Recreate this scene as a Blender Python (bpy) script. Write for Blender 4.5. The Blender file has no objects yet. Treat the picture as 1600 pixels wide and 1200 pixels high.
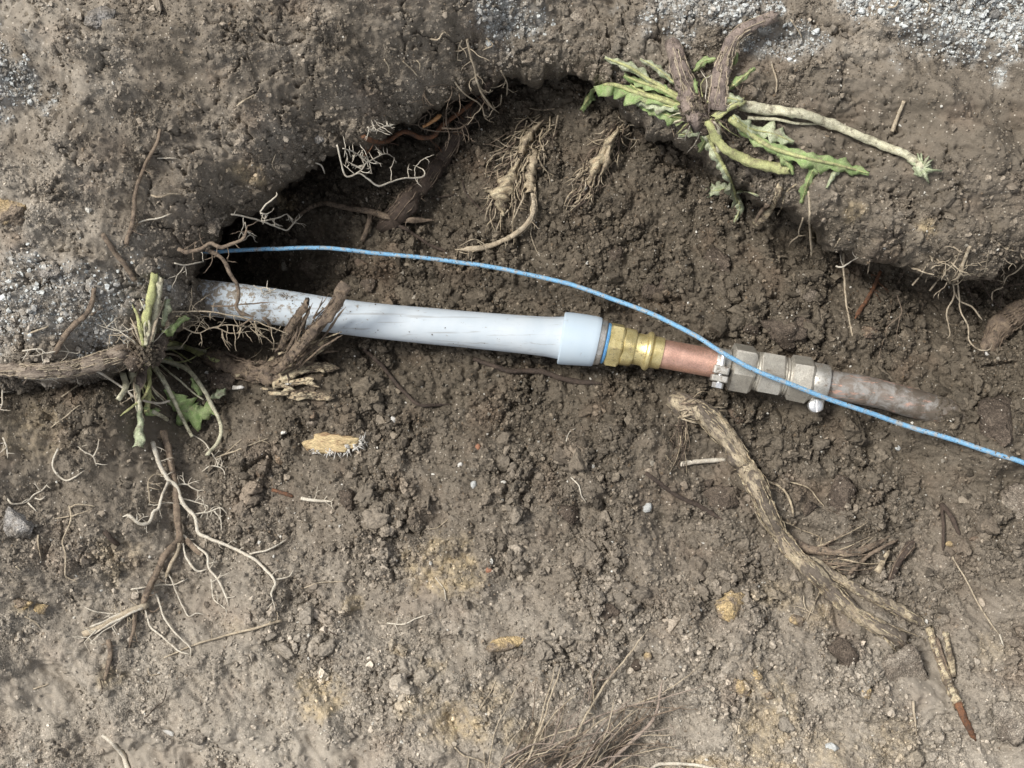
import bpy, math, random
import numpy as np
from mathutils import Vector, Matrix
from mathutils.bvhtree import BVHTree

random.seed(7)
RNG = np.random.default_rng(11)
SC = bpy.context.scene
COL = SC.collection

# ------------------------------------------------------------------ camera
CAM_H = 0.85            # metres above the pipe level, looking straight down into the pit
S = 0.0004              # metres per photo pixel at z = 0
cam_data = bpy.data.cameras.new('camera')
cam_data.sensor_width = 36.0
cam_data.lens = 36.0 * CAM_H / (1600 * S)
cam_data.clip_start = 0.01
cam_data.clip_end = 500.0
cam = bpy.data.objects.new('camera', cam_data)
cam.location = (0, 0, CAM_H)
COL.objects.link(cam)
SC.camera = cam

# ------------------------------------------------------------------ sky and sun (overcast)
SUN_EL, SUN_AZ = math.radians(57), math.radians(298)   # azimuth clockwise from +Y
world = bpy.data.worlds.new('World')
SC.world = world
world.use_nodes = True
wn, wl = world.node_tree.nodes, world.node_tree.links
wn.clear()
sky = wn.new('ShaderNodeTexSky')
sky.sky_type = 'NISHITA'
sky.sun_disc = False
sky.sun_elevation = SUN_EL
sky.sun_rotation = SUN_AZ
sky.dust_density = 3.0
hs = wn.new('ShaderNodeHueSaturation')
hs.inputs['Saturation'].default_value = 0.3
bg = wn.new('ShaderNodeBackground')
bg.inputs['Strength'].default_value = 0.07
wo = wn.new('ShaderNodeOutputWorld')
wl.new(sky.outputs[0], hs.inputs['Color'])
wl.new(hs.outputs[0], bg.inputs['Color'])
wl.new(bg.outputs[0], wo.inputs['Surface'])
sun_data = bpy.data.lights.new('sun', 'SUN')
sun_data.energy = 1.5
sun_data.angle = math.radians(15)
sun_data.color = (1.0, 0.96, 0.9)
sun = bpy.data.objects.new('sun', sun_data)
d = Vector((math.sin(SUN_AZ) * math.cos(SUN_EL), math.cos(SUN_AZ) * math.cos(SUN_EL), math.sin(SUN_EL)))
sun.rotation_euler = d.to_track_quat('Z', 'Y').to_euler()
sun.location = (0, 0, 3)
COL.objects.link(sun)
SC.view_settings.view_transform = 'Standard'
SC.view_settings.look = 'None'
SC.view_settings.gamma = 1.0
SC.view_settings.exposure = 1.2
SC.cycles.use_denoising = True
SC.cycles.max_bounces = 4
SC.cycles.diffuse_bounces = 2
SC.cycles.glossy_bounces = 3
SC.cycles.transmission_bounces = 2


def P(px, py, z):
    """World point that stands z metres above the pipe level and is seen at photo pixel (px, py)."""
    k = S * (CAM_H - z) / CAM_H
    return Vector(((px - 800) * k, (600 - py) * k, z))


# ------------------------------------------------------------------ noise (numpy)
def _hash(ix, iy, seed):
    h = (ix.astype(np.int64) * 374761393 + iy.astype(np.int64) * 668265263 + seed * 974634777) & 0xFFFFFFFF
    h = ((h ^ (h >> 13)) * 1274126177) & 0xFFFFFFFF
    h = ((h ^ (h >> 16)) * 2246822519) & 0xFFFFFFFF
    return (h ^ (h >> 15)) & 0xFFFFFFFF


def rnd(ix, iy, seed):
    return _hash(ix, iy, seed).astype(np.float64) / 4294967295.0


def perlin(x, y, seed=0):
    ix, iy = np.floor(x), np.floor(y)
    fx, fy = x - ix, y - iy
    ux, uy = fx * fx * fx * (fx * (fx * 6 - 15) + 10), fy * fy * fy * (fy * (fy * 6 - 15) + 10)

    def g(ox, oy):
        a = rnd(ix + ox, iy + oy, seed) * (2 * math.pi)
        return np.cos(a) * (fx - ox) + np.sin(a) * (fy - oy)
    a = g(0, 0) * (1 - ux) + g(1, 0) * ux
    b = g(0, 1) * (1 - ux) + g(1, 1) * ux
    return (a * (1 - uy) + b * uy) * 1.5


def fbm(x, y, seed=0, octv=4, gain=0.5):
    r, amp, tot = 0.0, 1.0, 0.0
    for o in range(octv):
        r = r + amp * perlin(x * (2.03 ** o), y * (2.03 ** o), seed + 17 * o)
        tot += amp
        amp *= gain
    return r / tot


def worley(x, y, seed=0):
    """distance to nearest and second nearest cell point, and a random value for the nearest cell"""
    ix, iy = np.floor(x), np.floor(y)
    f1 = np.full(x.shape, 9.0); f2 = np.full(x.shape, 9.0); idv = np.zeros(x.shape)
    for ox in (-1, 0, 1):
        for oy in (-1, 0, 1):
            cx, cy = ix + ox, iy + oy
            qx = cx + 0.1 + 0.8 * rnd(cx, cy, seed)
            qy = cy + 0.1 + 0.8 * rnd(cx, cy, seed + 101)
            dd = np.sqrt((qx - x) ** 2 + (qy - y) ** 2)
            rv = rnd(cx, cy, seed + 211)
            near = dd < f1
            f2 = np.where(near, f1, np.minimum(f2, dd))
            idv = np.where(near, rv, idv)
            f1 = np.where(near, dd, f1)
    return f1, f2, idv


def clods(x, y, seed):
    """rounded clods with narrow gaps between them, about -0.5..0.8"""
    wx = x + 0.25 * perlin(x * 1.7, y * 1.7, seed + 5)
    wy = y + 0.25 * perlin(x * 1.7 + 31, y * 1.7, seed + 6)
    f1, f2, idv = worley(wx, wy, seed)
    edge = np.clip((f2 - f1) / 0.5, 0, 1)
    return (1 - (1 - edge) ** 2.2) * (0.45 + 0.75 * idv) - 0.45


def sstep(a, b, x):
    t = np.clip((x - a) / (b - a), 0, 1)
    return t * t * (3 - 2 * t)


def rbf(pts, c=0.05, smooth=1e-4):
    """smooth surface through control points given as (px, py, z): returns f(X, Y)"""
    w = np.array([[*P(a, b, z)] for a, b, z in pts])
    dd = np.sqrt(((w[:, None, :2] - w[None, :, :2]) ** 2).sum(-1) + c * c)
    n = len(w)
    A = np.zeros((n + 1, n + 1))
    A[:n, :n] = dd + np.eye(n) * (-smooth)
    A[:n, n] = 1; A[n, :n] = 1
    sol = np.linalg.solve(A, np.append(w[:, 2], 0))

    def f(X, Y):
        r = np.full(X.shape, sol[n])
        for i in range(n):
            r = r + sol[i] * np.sqrt((X - w[i, 0]) ** 2 + (Y - w[i, 1]) ** 2 + c * c)
        return r
    return f


def grid_mesh(name, V, nr, nc, drop=None, attrs=None):
    """V: (nr, nc, 3) array -> mesh of quads; drop: (nr-1, nc-1) bool of quads to leave out"""
    idx = np.arange(nr * nc).reshape(nr, nc)
    q = np.stack([idx[:-1, :-1], idx[1:, :-1], idx[1:, 1:], idx[:-1, 1:]], -1).reshape(-1, 4)
    if drop is not None:
        q = q[~drop.reshape(-1)]
    me = bpy.data.meshes.new(name)
    me.vertices.add(nr * nc)
    me.vertices.foreach_set('co', np.ascontiguousarray(V, dtype=np.float32).reshape(-1))
    me.loops.add(q.size)
    me.loops.foreach_set('vertex_index', q.reshape(-1).astype(np.int32))
    me.polygons.add(len(q))
    me.polygons.foreach_set('loop_start', np.arange(0, q.size, 4, dtype=np.int32))
    me.polygons.foreach_set('loop_total', np.full(len(q), 4, dtype=np.int32))
    me.update(calc_edges=True)
    me.shade_smooth()
    for k, a in (attrs or {}).items():
        at = me.attributes.new(k, 'FLOAT_COLOR', 'POINT')
        at.data.foreach_set('color', np.ascontiguousarray(a, dtype=np.float32).reshape(-1))
    return me


# ------------------------------------------------------------------ materials
def new_mat(name):
    m = bpy.data.materials.new(name)
    m.use_nodes = True
    nt = m.node_tree
    b = nt.nodes['Principled BSDF']
    return m, nt, b


def nd(nt, kind, **kw):
    n = nt.nodes.new(kind)
    for k, v in kw.items():
        if k in n.inputs:
            n.inputs[k].default_value = v
        else:
            setattr(n, k, v)
    return n


def mixc(nt, fac, a, b, blend='MIX'):
    n = nt.nodes.new('ShaderNodeMix')
    n.data_type = 'RGBA'
    n.blend_type = blend
    n.clamp_factor = True
    for sock, v in ((n.inputs['Factor'], fac), (n.inputs['A'], a), (n.inputs['B'], b)):
        s = sock
        if sock.name in ('A', 'B'):
            s = [q for q in n.inputs if q.name == sock.name and q.type == 'RGBA'][0]
        if hasattr(v, 'links') and not isinstance(v, (tuple, list, float, int)):
            nt.links.new(v, s)
        elif isinstance(v, (int, float)):
            s.default_value = v
        else:
            s.default_value = (*v, 1.0) if len(v) == 3 else v
    return [q for q in n.outputs if q.type == 'RGBA'][0]


def ramp(nt, src, stops):
    n = nt.nodes.new('ShaderNodeValToRGB')
    e = n.color_ramp.elements
    while len(e) < len(stops):
        e.new(0.5)
    for k, (p, c) in enumerate(stops):
        e[k].position = p
        e[k].color = (c, c, c, 1) if isinstance(c, (int, float)) else (*c, 1)
    nt.links.new(src, n.inputs[0])
    return n.outputs[0]


def noise_tex(nt, scale, detail=4.0, rough=0.55, vec=None, dist=0.0):
    n = nt.nodes.new('ShaderNodeTexNoise')
    n.inputs['Scale'].default_value = scale
    n.inputs['Detail'].default_value = detail
    n.inputs['Roughness'].default_value = rough
    n.inputs['Distortion'].default_value = dist
    if vec is not None:
        nt.links.new(vec, n.inputs['Vector'])
    return n.outputs['Fac']


def bump(nt, b, height, strength, dist):
    n = nt.nodes.new('ShaderNodeBump')
    n.inputs['Strength'].default_value = strength
    n.inputs['Distance'].default_value = dist
    nt.links.new(height, n.inputs['Height'])
    nt.links.new(n.outputs[0], b.inputs['Normal'])


def coords(nt, kind='Object'):
    return nt.nodes.new('ShaderNodeTexCoord').outputs[kind]


def soil_material(name, tones=None, scale=90.0):
    """colour comes from the soil-type attribute (moist brown, dry grey, ochre, pale grit) or from two given tones;
    grain and specks from nodes"""
    m, nt, b = new_mat(name)
    geo = nt.nodes.new('ShaderNodeNewGeometry').outputs['Position']
    if tones:
        src = mixc(nt, ramp(nt, noise_tex(nt, scale, 5, 0.65, geo, 0.5), [(0.42, 0.0), (0.56, 1.0)]), tones[0], tones[1])
        grain = None
    else:
        at = nd(nt, 'ShaderNodeAttribute', attribute_name='soil')
        src, grain = at.outputs['Color'], at.outputs['Alpha']
    n1 = noise_tex(nt, 420, 4, 0.65, geo)
    gf = grain if grain else 1.0
    c = mixc(nt, gf, src, ramp(nt, n1, [(0.25, 0.45), (0.5, 0.95), (0.75, 1.6)]), 'MULTIPLY')
    n2 = noise_tex(nt, 1500, 1, 0.6, geo)
    c = mixc(nt, gf, c, ramp(nt, n2, [(0.3, 0.55), (0.7, 1.45)]), 'MULTIPLY')
    v = nd(nt, 'ShaderNodeTexVoronoi', Scale=620.0)
    nt.links.new(geo, v.inputs['Vector'])
    sep = nt.nodes.new('ShaderNodeSeparateColor')
    nt.links.new(v.outputs['Color'], sep.inputs[0])
    pick = ramp(nt, sep.outputs[0], [(0.925, 0.0), (0.93, 1.0)])
    near = ramp(nt, v.outputs['Distance'], [(0.18, 1.0), (0.34, 0.0)])
    f = mixc(nt, 1.0, pick, near, 'MULTIPLY')
    c = mixc(nt, f, c, (0.55, 0.5, 0.42))
    nt.links.new(c, b.inputs['Base Color'])
    b.inputs['Roughness'].default_value = 0.85
    b.inputs['Specular IOR Level'].default_value = 0.25
    v2 = nd(nt, 'ShaderNodeTexVoronoi', Scale=900.0)
    nt.links.new(geo, v2.inputs['Vector'])
    h = nt.nodes.new('ShaderNodeMath'); h.operation = 'MULTIPLY_ADD'
    nt.links.new(v2.outputs['Distance'], h.inputs[0]); h.inputs[1].default_value = -0.55
    nt.links.new(n1, h.inputs[2])
    bump(nt, b, h.outputs[0], 0.9, 0.0012)
    if grain:                          # smeared clay is smoother than loose soil
        bn = [q for q in nt.nodes if q.type == 'BUMP'][0]
        nt.links.new(grain, bn.inputs['Strength'])
    return m


def crumb_material(name):
    m, nt, b = new_mat(name)
    at = nd(nt, 'ShaderNodeAttribute', attribute_name='soil', attribute_type='INSTANCER')
    geo = nt.nodes.new('ShaderNodeNewGeometry').outputs['Position']
    n1 = noise_tex(nt, 700, 3, 0.65, geo)
    c = mixc(nt, 1.0, at.outputs['Color'], ramp(nt, n1, [(0.25, 0.55), (0.5, 1.0), (0.75, 1.5)]), 'MULTIPLY')
    nt.links.new(c, b.inputs['Base Color'])
    b.inputs['Roughness'].default_value = 0.85
    b.inputs['Specular IOR Level'].default_value = 0.25
    bump(nt, b, n1, 0.7, 0.001)
    return m


def organic_material(name, base, second, dirt=(0.07, 0.055, 0.045), dirt_amt=0.45, scale=260, rough=0.75,
                     stretch=None, bump_d=0.0006, thr=0.52, soft=0.08, translucent=0.0):
    """root / stem / leaf: two tones in streaks, soil stuck on in patches"""
    m, nt, b = new_mat(name)
    vec = coords(nt, 'Object')
    if stretch:                       # grain drawn out along the piece: (direction in degrees, factor)
        m1 = nt.nodes.new('ShaderNodeMapping'); m1.inputs['Rotation'].default_value = (0, 0, math.radians(-stretch[0]))
        m2 = nt.nodes.new('ShaderNodeMapping'); m2.inputs['Scale'].default_value = (stretch[1], 1, 1)
        nt.links.new(vec, m1.inputs[0]); nt.links.new(m1.outputs[0], m2.inputs[0])
        vec = m2.outputs[0]
    n0 = noise_tex(nt, scale, 5, 0.6, vec, 0.4)
    c = mixc(nt, ramp(nt, n0, [(0.35, 0.0), (0.65, 1.0)]), base, second)
    n1 = noise_tex(nt, scale * 0.55, 6, 0.7, vec, 0.3)
    f = ramp(nt, n1, [(thr, 0.0), (thr + soft, dirt_amt)])
    c = mixc(nt, f, c, dirt)
    n2 = noise_tex(nt, scale * 6, 3, 0.6, vec)
    c = mixc(nt, 1.0, c, ramp(nt, n2, [(0.3, 0.65), (0.7, 1.35)]), 'MULTIPLY')
    nt.links.new(c, b.inputs['Base Color'])
    b.inputs['Roughness'].default_value = rough
    b.inputs['Specular IOR Level'].default_value = 0.3
    if translucent:
        b.inputs['Subsurface Weight'].default_value = translucent
        b.inputs['Subsurface Radius'].default_value = (0.002, 0.003, 0.001)
        b.inputs['Subsurface Scale'].default_value = 0.5
    add = nt.nodes.new('ShaderNodeMath'); add.operation = 'ADD'
    nt.links.new(n1, add.inputs[0]); nt.links.new(n2, add.inputs[1])
    bump(nt, b, add.outputs[0], 0.8, bump_d * 1.5)
    return m


def metal_material(name, base, tarnish, dirt, metallic=0.7, rough=0.38, scale=120, t_lo=0.42, t_hi=0.62, d_lo=0.56, d_hi=0.66, bumpd=0.0003):
    m, nt, b = new_mat(name)
    vec = coords(nt, 'Object')
    n0 = noise_tex(nt, scale, 6, 0.65, vec, 0.5)
    c = mixc(nt, ramp(nt, n0, [(t_lo, 0.0), (t_hi, 1.0)]), base, tarnish)
    n1 = noise_tex(nt, scale * 1.9, 6, 0.72, vec, 0.3)
    f = ramp(nt, n1, [(d_lo, 0.0), (d_hi, 1.0)])
    c = mixc(nt, f, c, dirt)
    n2 = noise_tex(nt, scale * 12, 2, 0.5, vec)
    c = mixc(nt, 1.0, c, ramp(nt, n2, [(0.3, 0.82), (0.7, 1.18)]), 'MULTIPLY')
    nt.links.new(c, b.inputs['Base Color'])
    mm = nt.nodes.new('ShaderNodeMath'); mm.operation = 'MULTIPLY_ADD'
    nt.links.new(f, mm.inputs[0]); mm.inputs[1].default_value = -metallic; mm.inputs[2].default_value = metallic
    nt.links.new(mm.outputs[0], b.inputs['Metallic'])
    rr = nt.nodes.new('ShaderNodeMath'); rr.operation = 'MULTIPLY_ADD'
    nt.links.new(n1, rr.inputs[0]); rr.inputs[1].default_value = 0.45; rr.inputs[2].default_value = rough - 0.2
    nt.links.new(rr.outputs[0], b.inputs['Roughness'])
    bump(nt, b, n1, 0.5, bumpd)
    return m

# ------------------------------------------------------------------ terrain: soil types
def blob_max(u, v, warp, spots):
    """strongest of a list of ragged patches (cx, cy, rx, ry, amount) at each point"""
    res = np.zeros(u.shape)
    for k, (cx, cy, rx, ry, a) in enumerate(spots):
        sel = (np.abs(u - cx) < rx * 2) & (np.abs(v - cy) < ry * 2)
        if not sel.any() or not a:
            continue
        us, vs, ws = u[sel], v[sel], warp[sel]
        q = np.sqrt(((us - cx) / rx) ** 2 + ((vs - cy) / ry) ** 2) + 0.95 * (ws if k % 2 else -ws)
        res[sel] = np.maximum(res[sel], a * (1 - sstep(0.4, 1.2, q)))
    return res


OCHRE = [(700, 880, 62, 46, .75), (515, 1062, 38, 34, .8), (725, 1100, 48, 36, .8), (770, 1060, 30, 30, .4), (630, 1000, 20, 16, .6),
         (680, 1022, 26, 14, .5), (1180, 1110, 50, 70, .55), (1150, 1185, 120, 34, .7), (1200, 1065, 34, 24, .5), (1270, 1150, 50, 40, .4),
         (560, 935, 16, 12, .6), (1405, 372, 16, 14, .9), (1300, 350, 18, 14, .5), (405, 285, 22, 18, .7), (30, 945, 18, 14, .7),
         (80, 925, 16, 12, .6), (255, 20, 24, 16, .6), (210, 855, 40, 40, .3), (620, 820, 30, 26, .0), (380, 960, 20, 18, .3),
         (210, 1030, 16, 16, .5), (1210, 930, 50, 26, .35), (1280, 955, 30, 20, .5), (660, 1070, 40, 26, .4), (800, 1110, 26, 20, .5),
         (90, 660, 40, 26, .3), (70, 690, 70, 22, .25), (1520, 1000, 30, 24, .25), (1360, 1140, 50, 60, .3), (830, 1120, 30, 16, .5)]
PALE = [(25, 35, 95, 70, 1.0), (70, 175, 80, 60, .75), (20, 250, 50, 60, .5), (150, 470, 140, 70, .38), (30, 520, 60, 50, .42), (200, 540, 60, 40, .4),
        (790, 45, 60, 52, .6), (1090, 40, 100, 60, .9), (1500, 52, 175, 92, 1.0), (1300, 35, 48, 42, .8), (1200, 110, 60, 26, .5), (1400, 100, 60, 30, .35),
        (20, 1110, 60, 80, .2), (380, 1180, 60, 40, .2), (1380, 60, 50, 60, .5)]
# dry, dusty top soil (paler) that lies low down the slopes
DRY = [(440, 1130, 190, 90, .9), (270, 1130, 120, 90, .7), (560, 1180, 150, 60, .8), (100, 1050, 140, 120, .55), (830, 1090, 110, 50, .55), (110, 840, 110, 90, .45),
       (950, 1000, 330, 120, .35), (1200, 1120, 330, 110, .55), (1590, 1130, 90, 80, .8), (1400, 1060, 120, 60, .5), (640, 1010, 160, 60, .35)]


# clay smeared flat by the spade
SMEAR = [(1400, 225, 250, 110, 1), (1560, 200, 120, 120, .9), (330, 42, 150, 26, .9), (120, 105, 75, 34, 1), (205, 235, 66, 40, .9), (440, 70, 90, 30, .7), (455, 170, 60, 30, .7), (620, 40, 90, 26, .8), (650, 130, 60, 20, .7), (930, 40, 60, 40, .9),
         (280, 1150, 90, 60, 1), (500, 1150, 140, 60, .9), (215, 700, 60, 80, .9), (370, 940, 80, 70, .7), (60, 720, 70, 50, .5), (110, 1040, 60, 50, .6), (820, 1050, 70, 30, .7), (1420, 1045, 70, 50, .9), (1590, 1130, 60, 70, 1), (640, 920, 80, 40, .5), (1500, 960, 60, 40, .6),
         (1590, 770, 50, 60, .7), (300, 260, 40, 60, .6), (1130, 120, 60, 30, .6)]


def smear_mask(u, v):
    return blob_max(u, v, fbm(u / 44.0, v / 44.0, 905, 4, 0.6), SMEAR)


def soil_colour(u, v, bank):
    """albedo of the soil by kind: moist brown in the pit, drier grey on the bank, ochre subsoil, pale grit"""
    n = fbm(u / 70, v / 70, 3, 6, 0.62)
    n2 = fbm(u / 16, v / 16, 9, 4, 0.7)
    warp = fbm(u / 44.0, v / 44.0, 905, 4, 0.6)
    n = n * (1 - .7 * blob_max(u, v, warp, SMEAR))
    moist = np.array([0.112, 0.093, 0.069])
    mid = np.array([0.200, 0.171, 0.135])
    dry = np.array([0.368, 0.328, 0.271])
    ochre = np.array([0.44, 0.35, 0.215])
    pale = np.array([0.55, 0.56, 0.54])
    red = np.array([0.13, 0.075, 0.045])
    if bank:
        d = 0.47 + 0.5 * n + 0.3 * fbm(u / 180, v / 180, 12, 4, .65) + 0.2 * sstep(380, 120, u) - 0.14 * sstep(1080, 1250, u) * sstep(90, 200, v)
    else:
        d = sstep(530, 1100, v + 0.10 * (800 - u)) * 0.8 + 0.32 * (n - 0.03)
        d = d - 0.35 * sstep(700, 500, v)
        d = np.maximum(d, blob_max(u, v, warp, DRY))
    d = np.clip(d, 0, 1.05)[..., None]
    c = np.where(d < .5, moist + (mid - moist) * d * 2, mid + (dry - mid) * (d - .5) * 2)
    sm_ = blob_max(u, v, warp, SMEAR)
    c = c * (1 + 0.28 * n2 * (1 - .8 * sm_))[..., None]
    rd = np.clip(fbm(u / 90 + 7, v / 90, 77, 3) - 0.12, 0, 1)[..., None] * 0.6
    c = c * (1 - rd) + (red + 0.5 * c) * rd
    f = (blob_max(u, v, warp, OCHRE) * np.clip(0.6 + 1.6 * n2, 0, 1))[..., None]
    c = c * (1 - f) + ochre * f
    pf = np.zeros(u.shape)
    if bank:
        pf = blob_max(u, v, warp, PALE)
        f = (pf * np.clip(0.5 + 1.3 * n2, 0, 0.85))[..., None]
        c = c * (1 - f) + pale * f
    return c, pf


# ------------------------------------------------------------------ terrain: pit floor and the ground beyond it
FLOOR_PTS = [
    (150, 450, -.06), (300, 415, -.12), (380, 420, -.105), (450, 425, -.085), (250, 340, -.10), (400, 365, -.085), (470, 300, -.085), (520, 255, -.08), (600, 205, -.075), (700, 160, -.07),
    (780, 125, -.06), (400, 230, -.11), (550, 120, -.10), (700, 60, -.09), (200, 200, -.11), (850, 40, -.06),
    (560, 380, -.055), (650, 300, -.052), (750, 260, -.042), (850, 180, -.038), (930, 170, -.035), (850, 300, -.036), (800, 400, -.034), (950, 330, -.032),
    (1050, 300, -.034), (1150, 330, -.034), (1250, 380, -.040), (1350, 440, -.044), (1450, 460, -.050), (1560, 460, -.05), (1100, 430, -.026),
    (1250, 470, -.024), (1400, 540, -.022), (1530, 560, -.016), (1600, 560, -.008), (1250, 260, -.05), (1450, 360, -.05), (1600, 380, -.04), (1000, 60, -.05),
    (640, 450, -.042), (760, 460, -.034), (900, 470, -.030), (1020, 490, -.028),
    (330, 500, -.085), (420, 508, -.068), (520, 545, -.036), (640, 560, -.028), (780, 575, -.025), (920, 590, -.024), (1050, 600, -.022), (1180, 625, -.020),
    (1290, 635, -.018), (1400, 650, -.014), (1480, 660, -.006), (1515, 662, -.001), (1545, 672, .008), (1600, 650, .008), (1600, 720, .004),
    (440, 600, -.022), (520, 640, -.020), (640, 660, -.012), (800, 680, -.006), (950, 680, -.006), (1080, 660, -.010), (1150, 690, -.016), (1300, 730, -.014), (1450, 740, -.010),
    (1560, 760, .004), (700, 780, .004), (900, 800, .006), (1080, 760, -.004), (1050, 850, .006), (1200, 900, .008), (1300, 830, -.008), (1450, 850, -.002), (1600, 860, .012),
    (600, 900, .018), (800, 950, .024), (1000, 980, .026), (1250, 1000, .024), (1450, 1000, .024), (1600, 1000, .030),
    (350, 560, -.040), (300, 640, -.030), (380, 680, -.022), (440, 740, -.008), (330, 740, -.012), (265, 640, -.016), (235, 620, -.004), (215, 690, .012), (190, 640, .024), (120, 640, .036), (0, 650, .048), (-150, 660, .056),
    (200, 760, .022), (100, 760, .038), (0, 780, .052), (300, 850, .012), (420, 860, .010), (200, 900, .032), (50, 900, .050), (400, 960, .030), (250, 1000, .040), (100, 1050, .052),
    (550, 1040, .038), (400, 1100, .050), (200, 1150, .058), (700, 1100, .044), (900, 1130, .038), (1000, 1180, .034), (1150, 1130, .044), (1350, 1130, .042), (1550, 1130, .046),
    (-250, 900, .07), (-250, 1200, .08), (0, 1250, .066), (300, 1290, .066), (600, 1270, .062), (900, 1290, .05), (1200, 1270, .054), (1500, 1270, .056), (1800, 1250, .062),
    (1800, 1000, .048), (1800, 800, .03), (1800, 650, .02), (1800, 500, .0),
    (-300, 300, -.06), (0, 0, -.09), (400, -200, -.08), (1000, -200, -.06), (1600, -200, -.04), (1800, 100, -.04)]
FLOOR_PTS = [(a, b, z * (1.55 if a < 460 else 1.22) if z < -.03 and b < 520 and a < 900 else (z * 1.0 if z < -.02 and b < 520 else z)) for a, b, z in FLOOR_PTS]
floor_macro = rbf(FLOOR_PTS, 0.03, 2e-5)


def axis_coords(lo, hi, step, far):
    core = np.arange(lo, hi + step, step)
    out = [step * 2.0]
    while sum(out) < far:
        out.append(out[-1] * 1.28)
    o = np.cumsum(out)
    return np.concatenate([(lo - o)[::-1], core, hi + o])


gx = axis_coords(-150, 1750, 2.3, 50000)
gy = axis_coords(60, 1380, 2.3, 50000)
U, W = np.meshgrid(gx, gy)                # photo pixels at z = 0, W runs downwards
X, Y = (U - 800) * S, (600 - W) * S


def outside(U, W):
    """0 inside the dug area, 1 well outside it: undisturbed ground"""
    dx = np.maximum(np.maximum(-330 - U, U - 1900), 0)
    dy = np.maximum(np.maximum(-330 - W, W - 1400), 0)
    return sstep(0, 110, np.sqrt(dx * dx + dy * dy))


def terraces(u, v, sx, sy, seed, n=7, sharp=.82):
    """torn, plate-like layers: flat treads with abrupt broken edges, about -1..1"""
    q = fbm(u / sx, v / sy, seed, 3, .38) * n
    f = q - np.floor(q)
    return (np.floor(q) + sstep(sharp, 1.0, f) + 0.18 * f) / n * 1.4


def floor_detail(u, v):
    """crumbly relief, metres"""
    m = sstep(-0.15, 0.35, fbm(u / 110, v / 110, 21, 3))         # 0: smeared and smooth, 1: loose clods
    low = sstep(900, 1100, v + 0.15 * (800 - u))
    lm = 1 - sstep(250, 420, u + 0.25 * (v - 900))
    m = np.clip(m + 0.35 * sstep(750, 600, v), 0, 1) * (1 - 0.55 * low) * (1 - 0.5 * lm)
    sm_ = smear_mask(u, v)
    m = m * (1 - .92 * sm_)
    keep = 1 - .75 * sm_
    big = clods(u / 52, v / 52, 4) * 0.0085 * (0.12 + m)
    mid = clods(u / 22, v / 22, 5) * 0.0050 * (0.25 + m)
    mid = mid * (0.6 + 0.8 * sstep(-.2, .3, fbm(u / 70, v / 70, 37, 2)))
    sm = clods(u / 10.5, v / 10.5, 6) * 0.0021 * (0.4 + 0.6 * m)
    ti = clods(u / 6, v / 6, 8) * 0.0010
    rough = fbm(u / 150, v / 150, 31, 4) * 0.014 + fbm(u / 40, v / 40, 33, 3) * 0.0048
    # torn, ledge-like layers on the smeared slopes
    a = 0.55
    su, sv = u * math.cos(a) + v * math.sin(a), -u * math.sin(a) + v * math.cos(a)
    led = np.abs(fbm(su / 90, sv / 45, 51, 4)) * 0.004 * (1 - m)
    led = led + terraces(su, sv, 130, 60, 55, 7) * 0.011 * (1.05 - m)
    return big + mid + (sm + ti) * keep + rough + led


out = outside(U, W)
beyond = np.maximum(np.maximum(np.maximum(-150 - U, U - 1750), np.maximum(60 - W, W - 1380)), 0)
calm = 1 - .95 * sstep(5, 150, beyond)      # the sheet gets coarse there: broad shapes only
Zm = floor_macro(np.clip(X, -.75, .75), np.clip(Y, -.55, .65))
Zm = Zm * (1 - out) + 0.088 * out
Zf = Zm + floor_detail(U, W) * calm + fbm(U / 700, W / 700, 61, 3) * 0.02 * out
colr, _ = soil_colour(U, W, False)
colb, _ = soil_colour(U, W, True)
colr = colr * (1 - out[..., None]) + colb * out[..., None]
far = (1 - calm)[..., None]
colr = colr * (1 - far) + (np.array([.235, .207, .168]) * (1 + .3 * fbm(U / 400, W / 400, 66, 2))[..., None]) * far
SMF = smear_mask(U, W)
grain = (0.5 + 0.5 * sstep(-0.2, 0.2, fbm(U / 110, W / 110, 21, 3))) * (1 - .72 * SMF)
rgba = np.concatenate([colr, grain[..., None]], -1)
# the floor runs on a little under the overhanging bank, then stops
LIP = [(-330, 640), (-120, 634), (0, 618), (70, 606), (130, 596), (190, 566), (240, 520), (272, 478), (286, 440), (298, 390), (338, 344), (392, 310), (445, 270), (472, 248), (508, 218),
       (594, 172), (684, 130), (776, 92), (870, 86), (955, 116), (1040, 190), (1120, 252), (1240, 328), (1320, 376), (1420, 420), (1510, 424), (1600, 400), (1720, 368), (2000, 350)]
OUTER = [(-430, 660), (-430, 600), (-430, 520), (-430, 440), (-430, 370), (-430, 290), (-430, 200), (-430, 110), (-430, 20), (-430, -90), (-430, -230), (-400, -400), (-260, -430), (-140, -430), (0, -430),
         (280, -430), (520, -430), (720, -430), (880, -430), (1010, -430), (1130, -430), (1260, -430), (1410, -430), (1560, -430), (1760, -430), (1930, -330), (2030, -150), (2030, 80), (2030, 330)]
lipx = np.array([p[0] for p in LIP], float); lipy = np.array([p[1] for p in LIP], float)
lip_at = np.interp(gx, lipx[np.argsort(lipx)], lipy[np.argsort(lipx)])
under = (W < lip_at[None, :] - 200) & (out < 0.02)
drop = under[:-1, :-1] & under[1:, 1:]
SOIL = soil_material('loose_soil')
V = np.stack([X, Y, Zf], -1)
me = grid_mesh('ground', V, len(gy), len(gx), drop, {'soil': rgba})
me.materials.append(SOIL)
ground = bpy.data.objects.new('ground', me)
ground['kind'] = 'structure'
ground['label'] = 'dark crumbly soil floor and slope of the dug pit'
COL.objects.link(ground)


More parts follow.
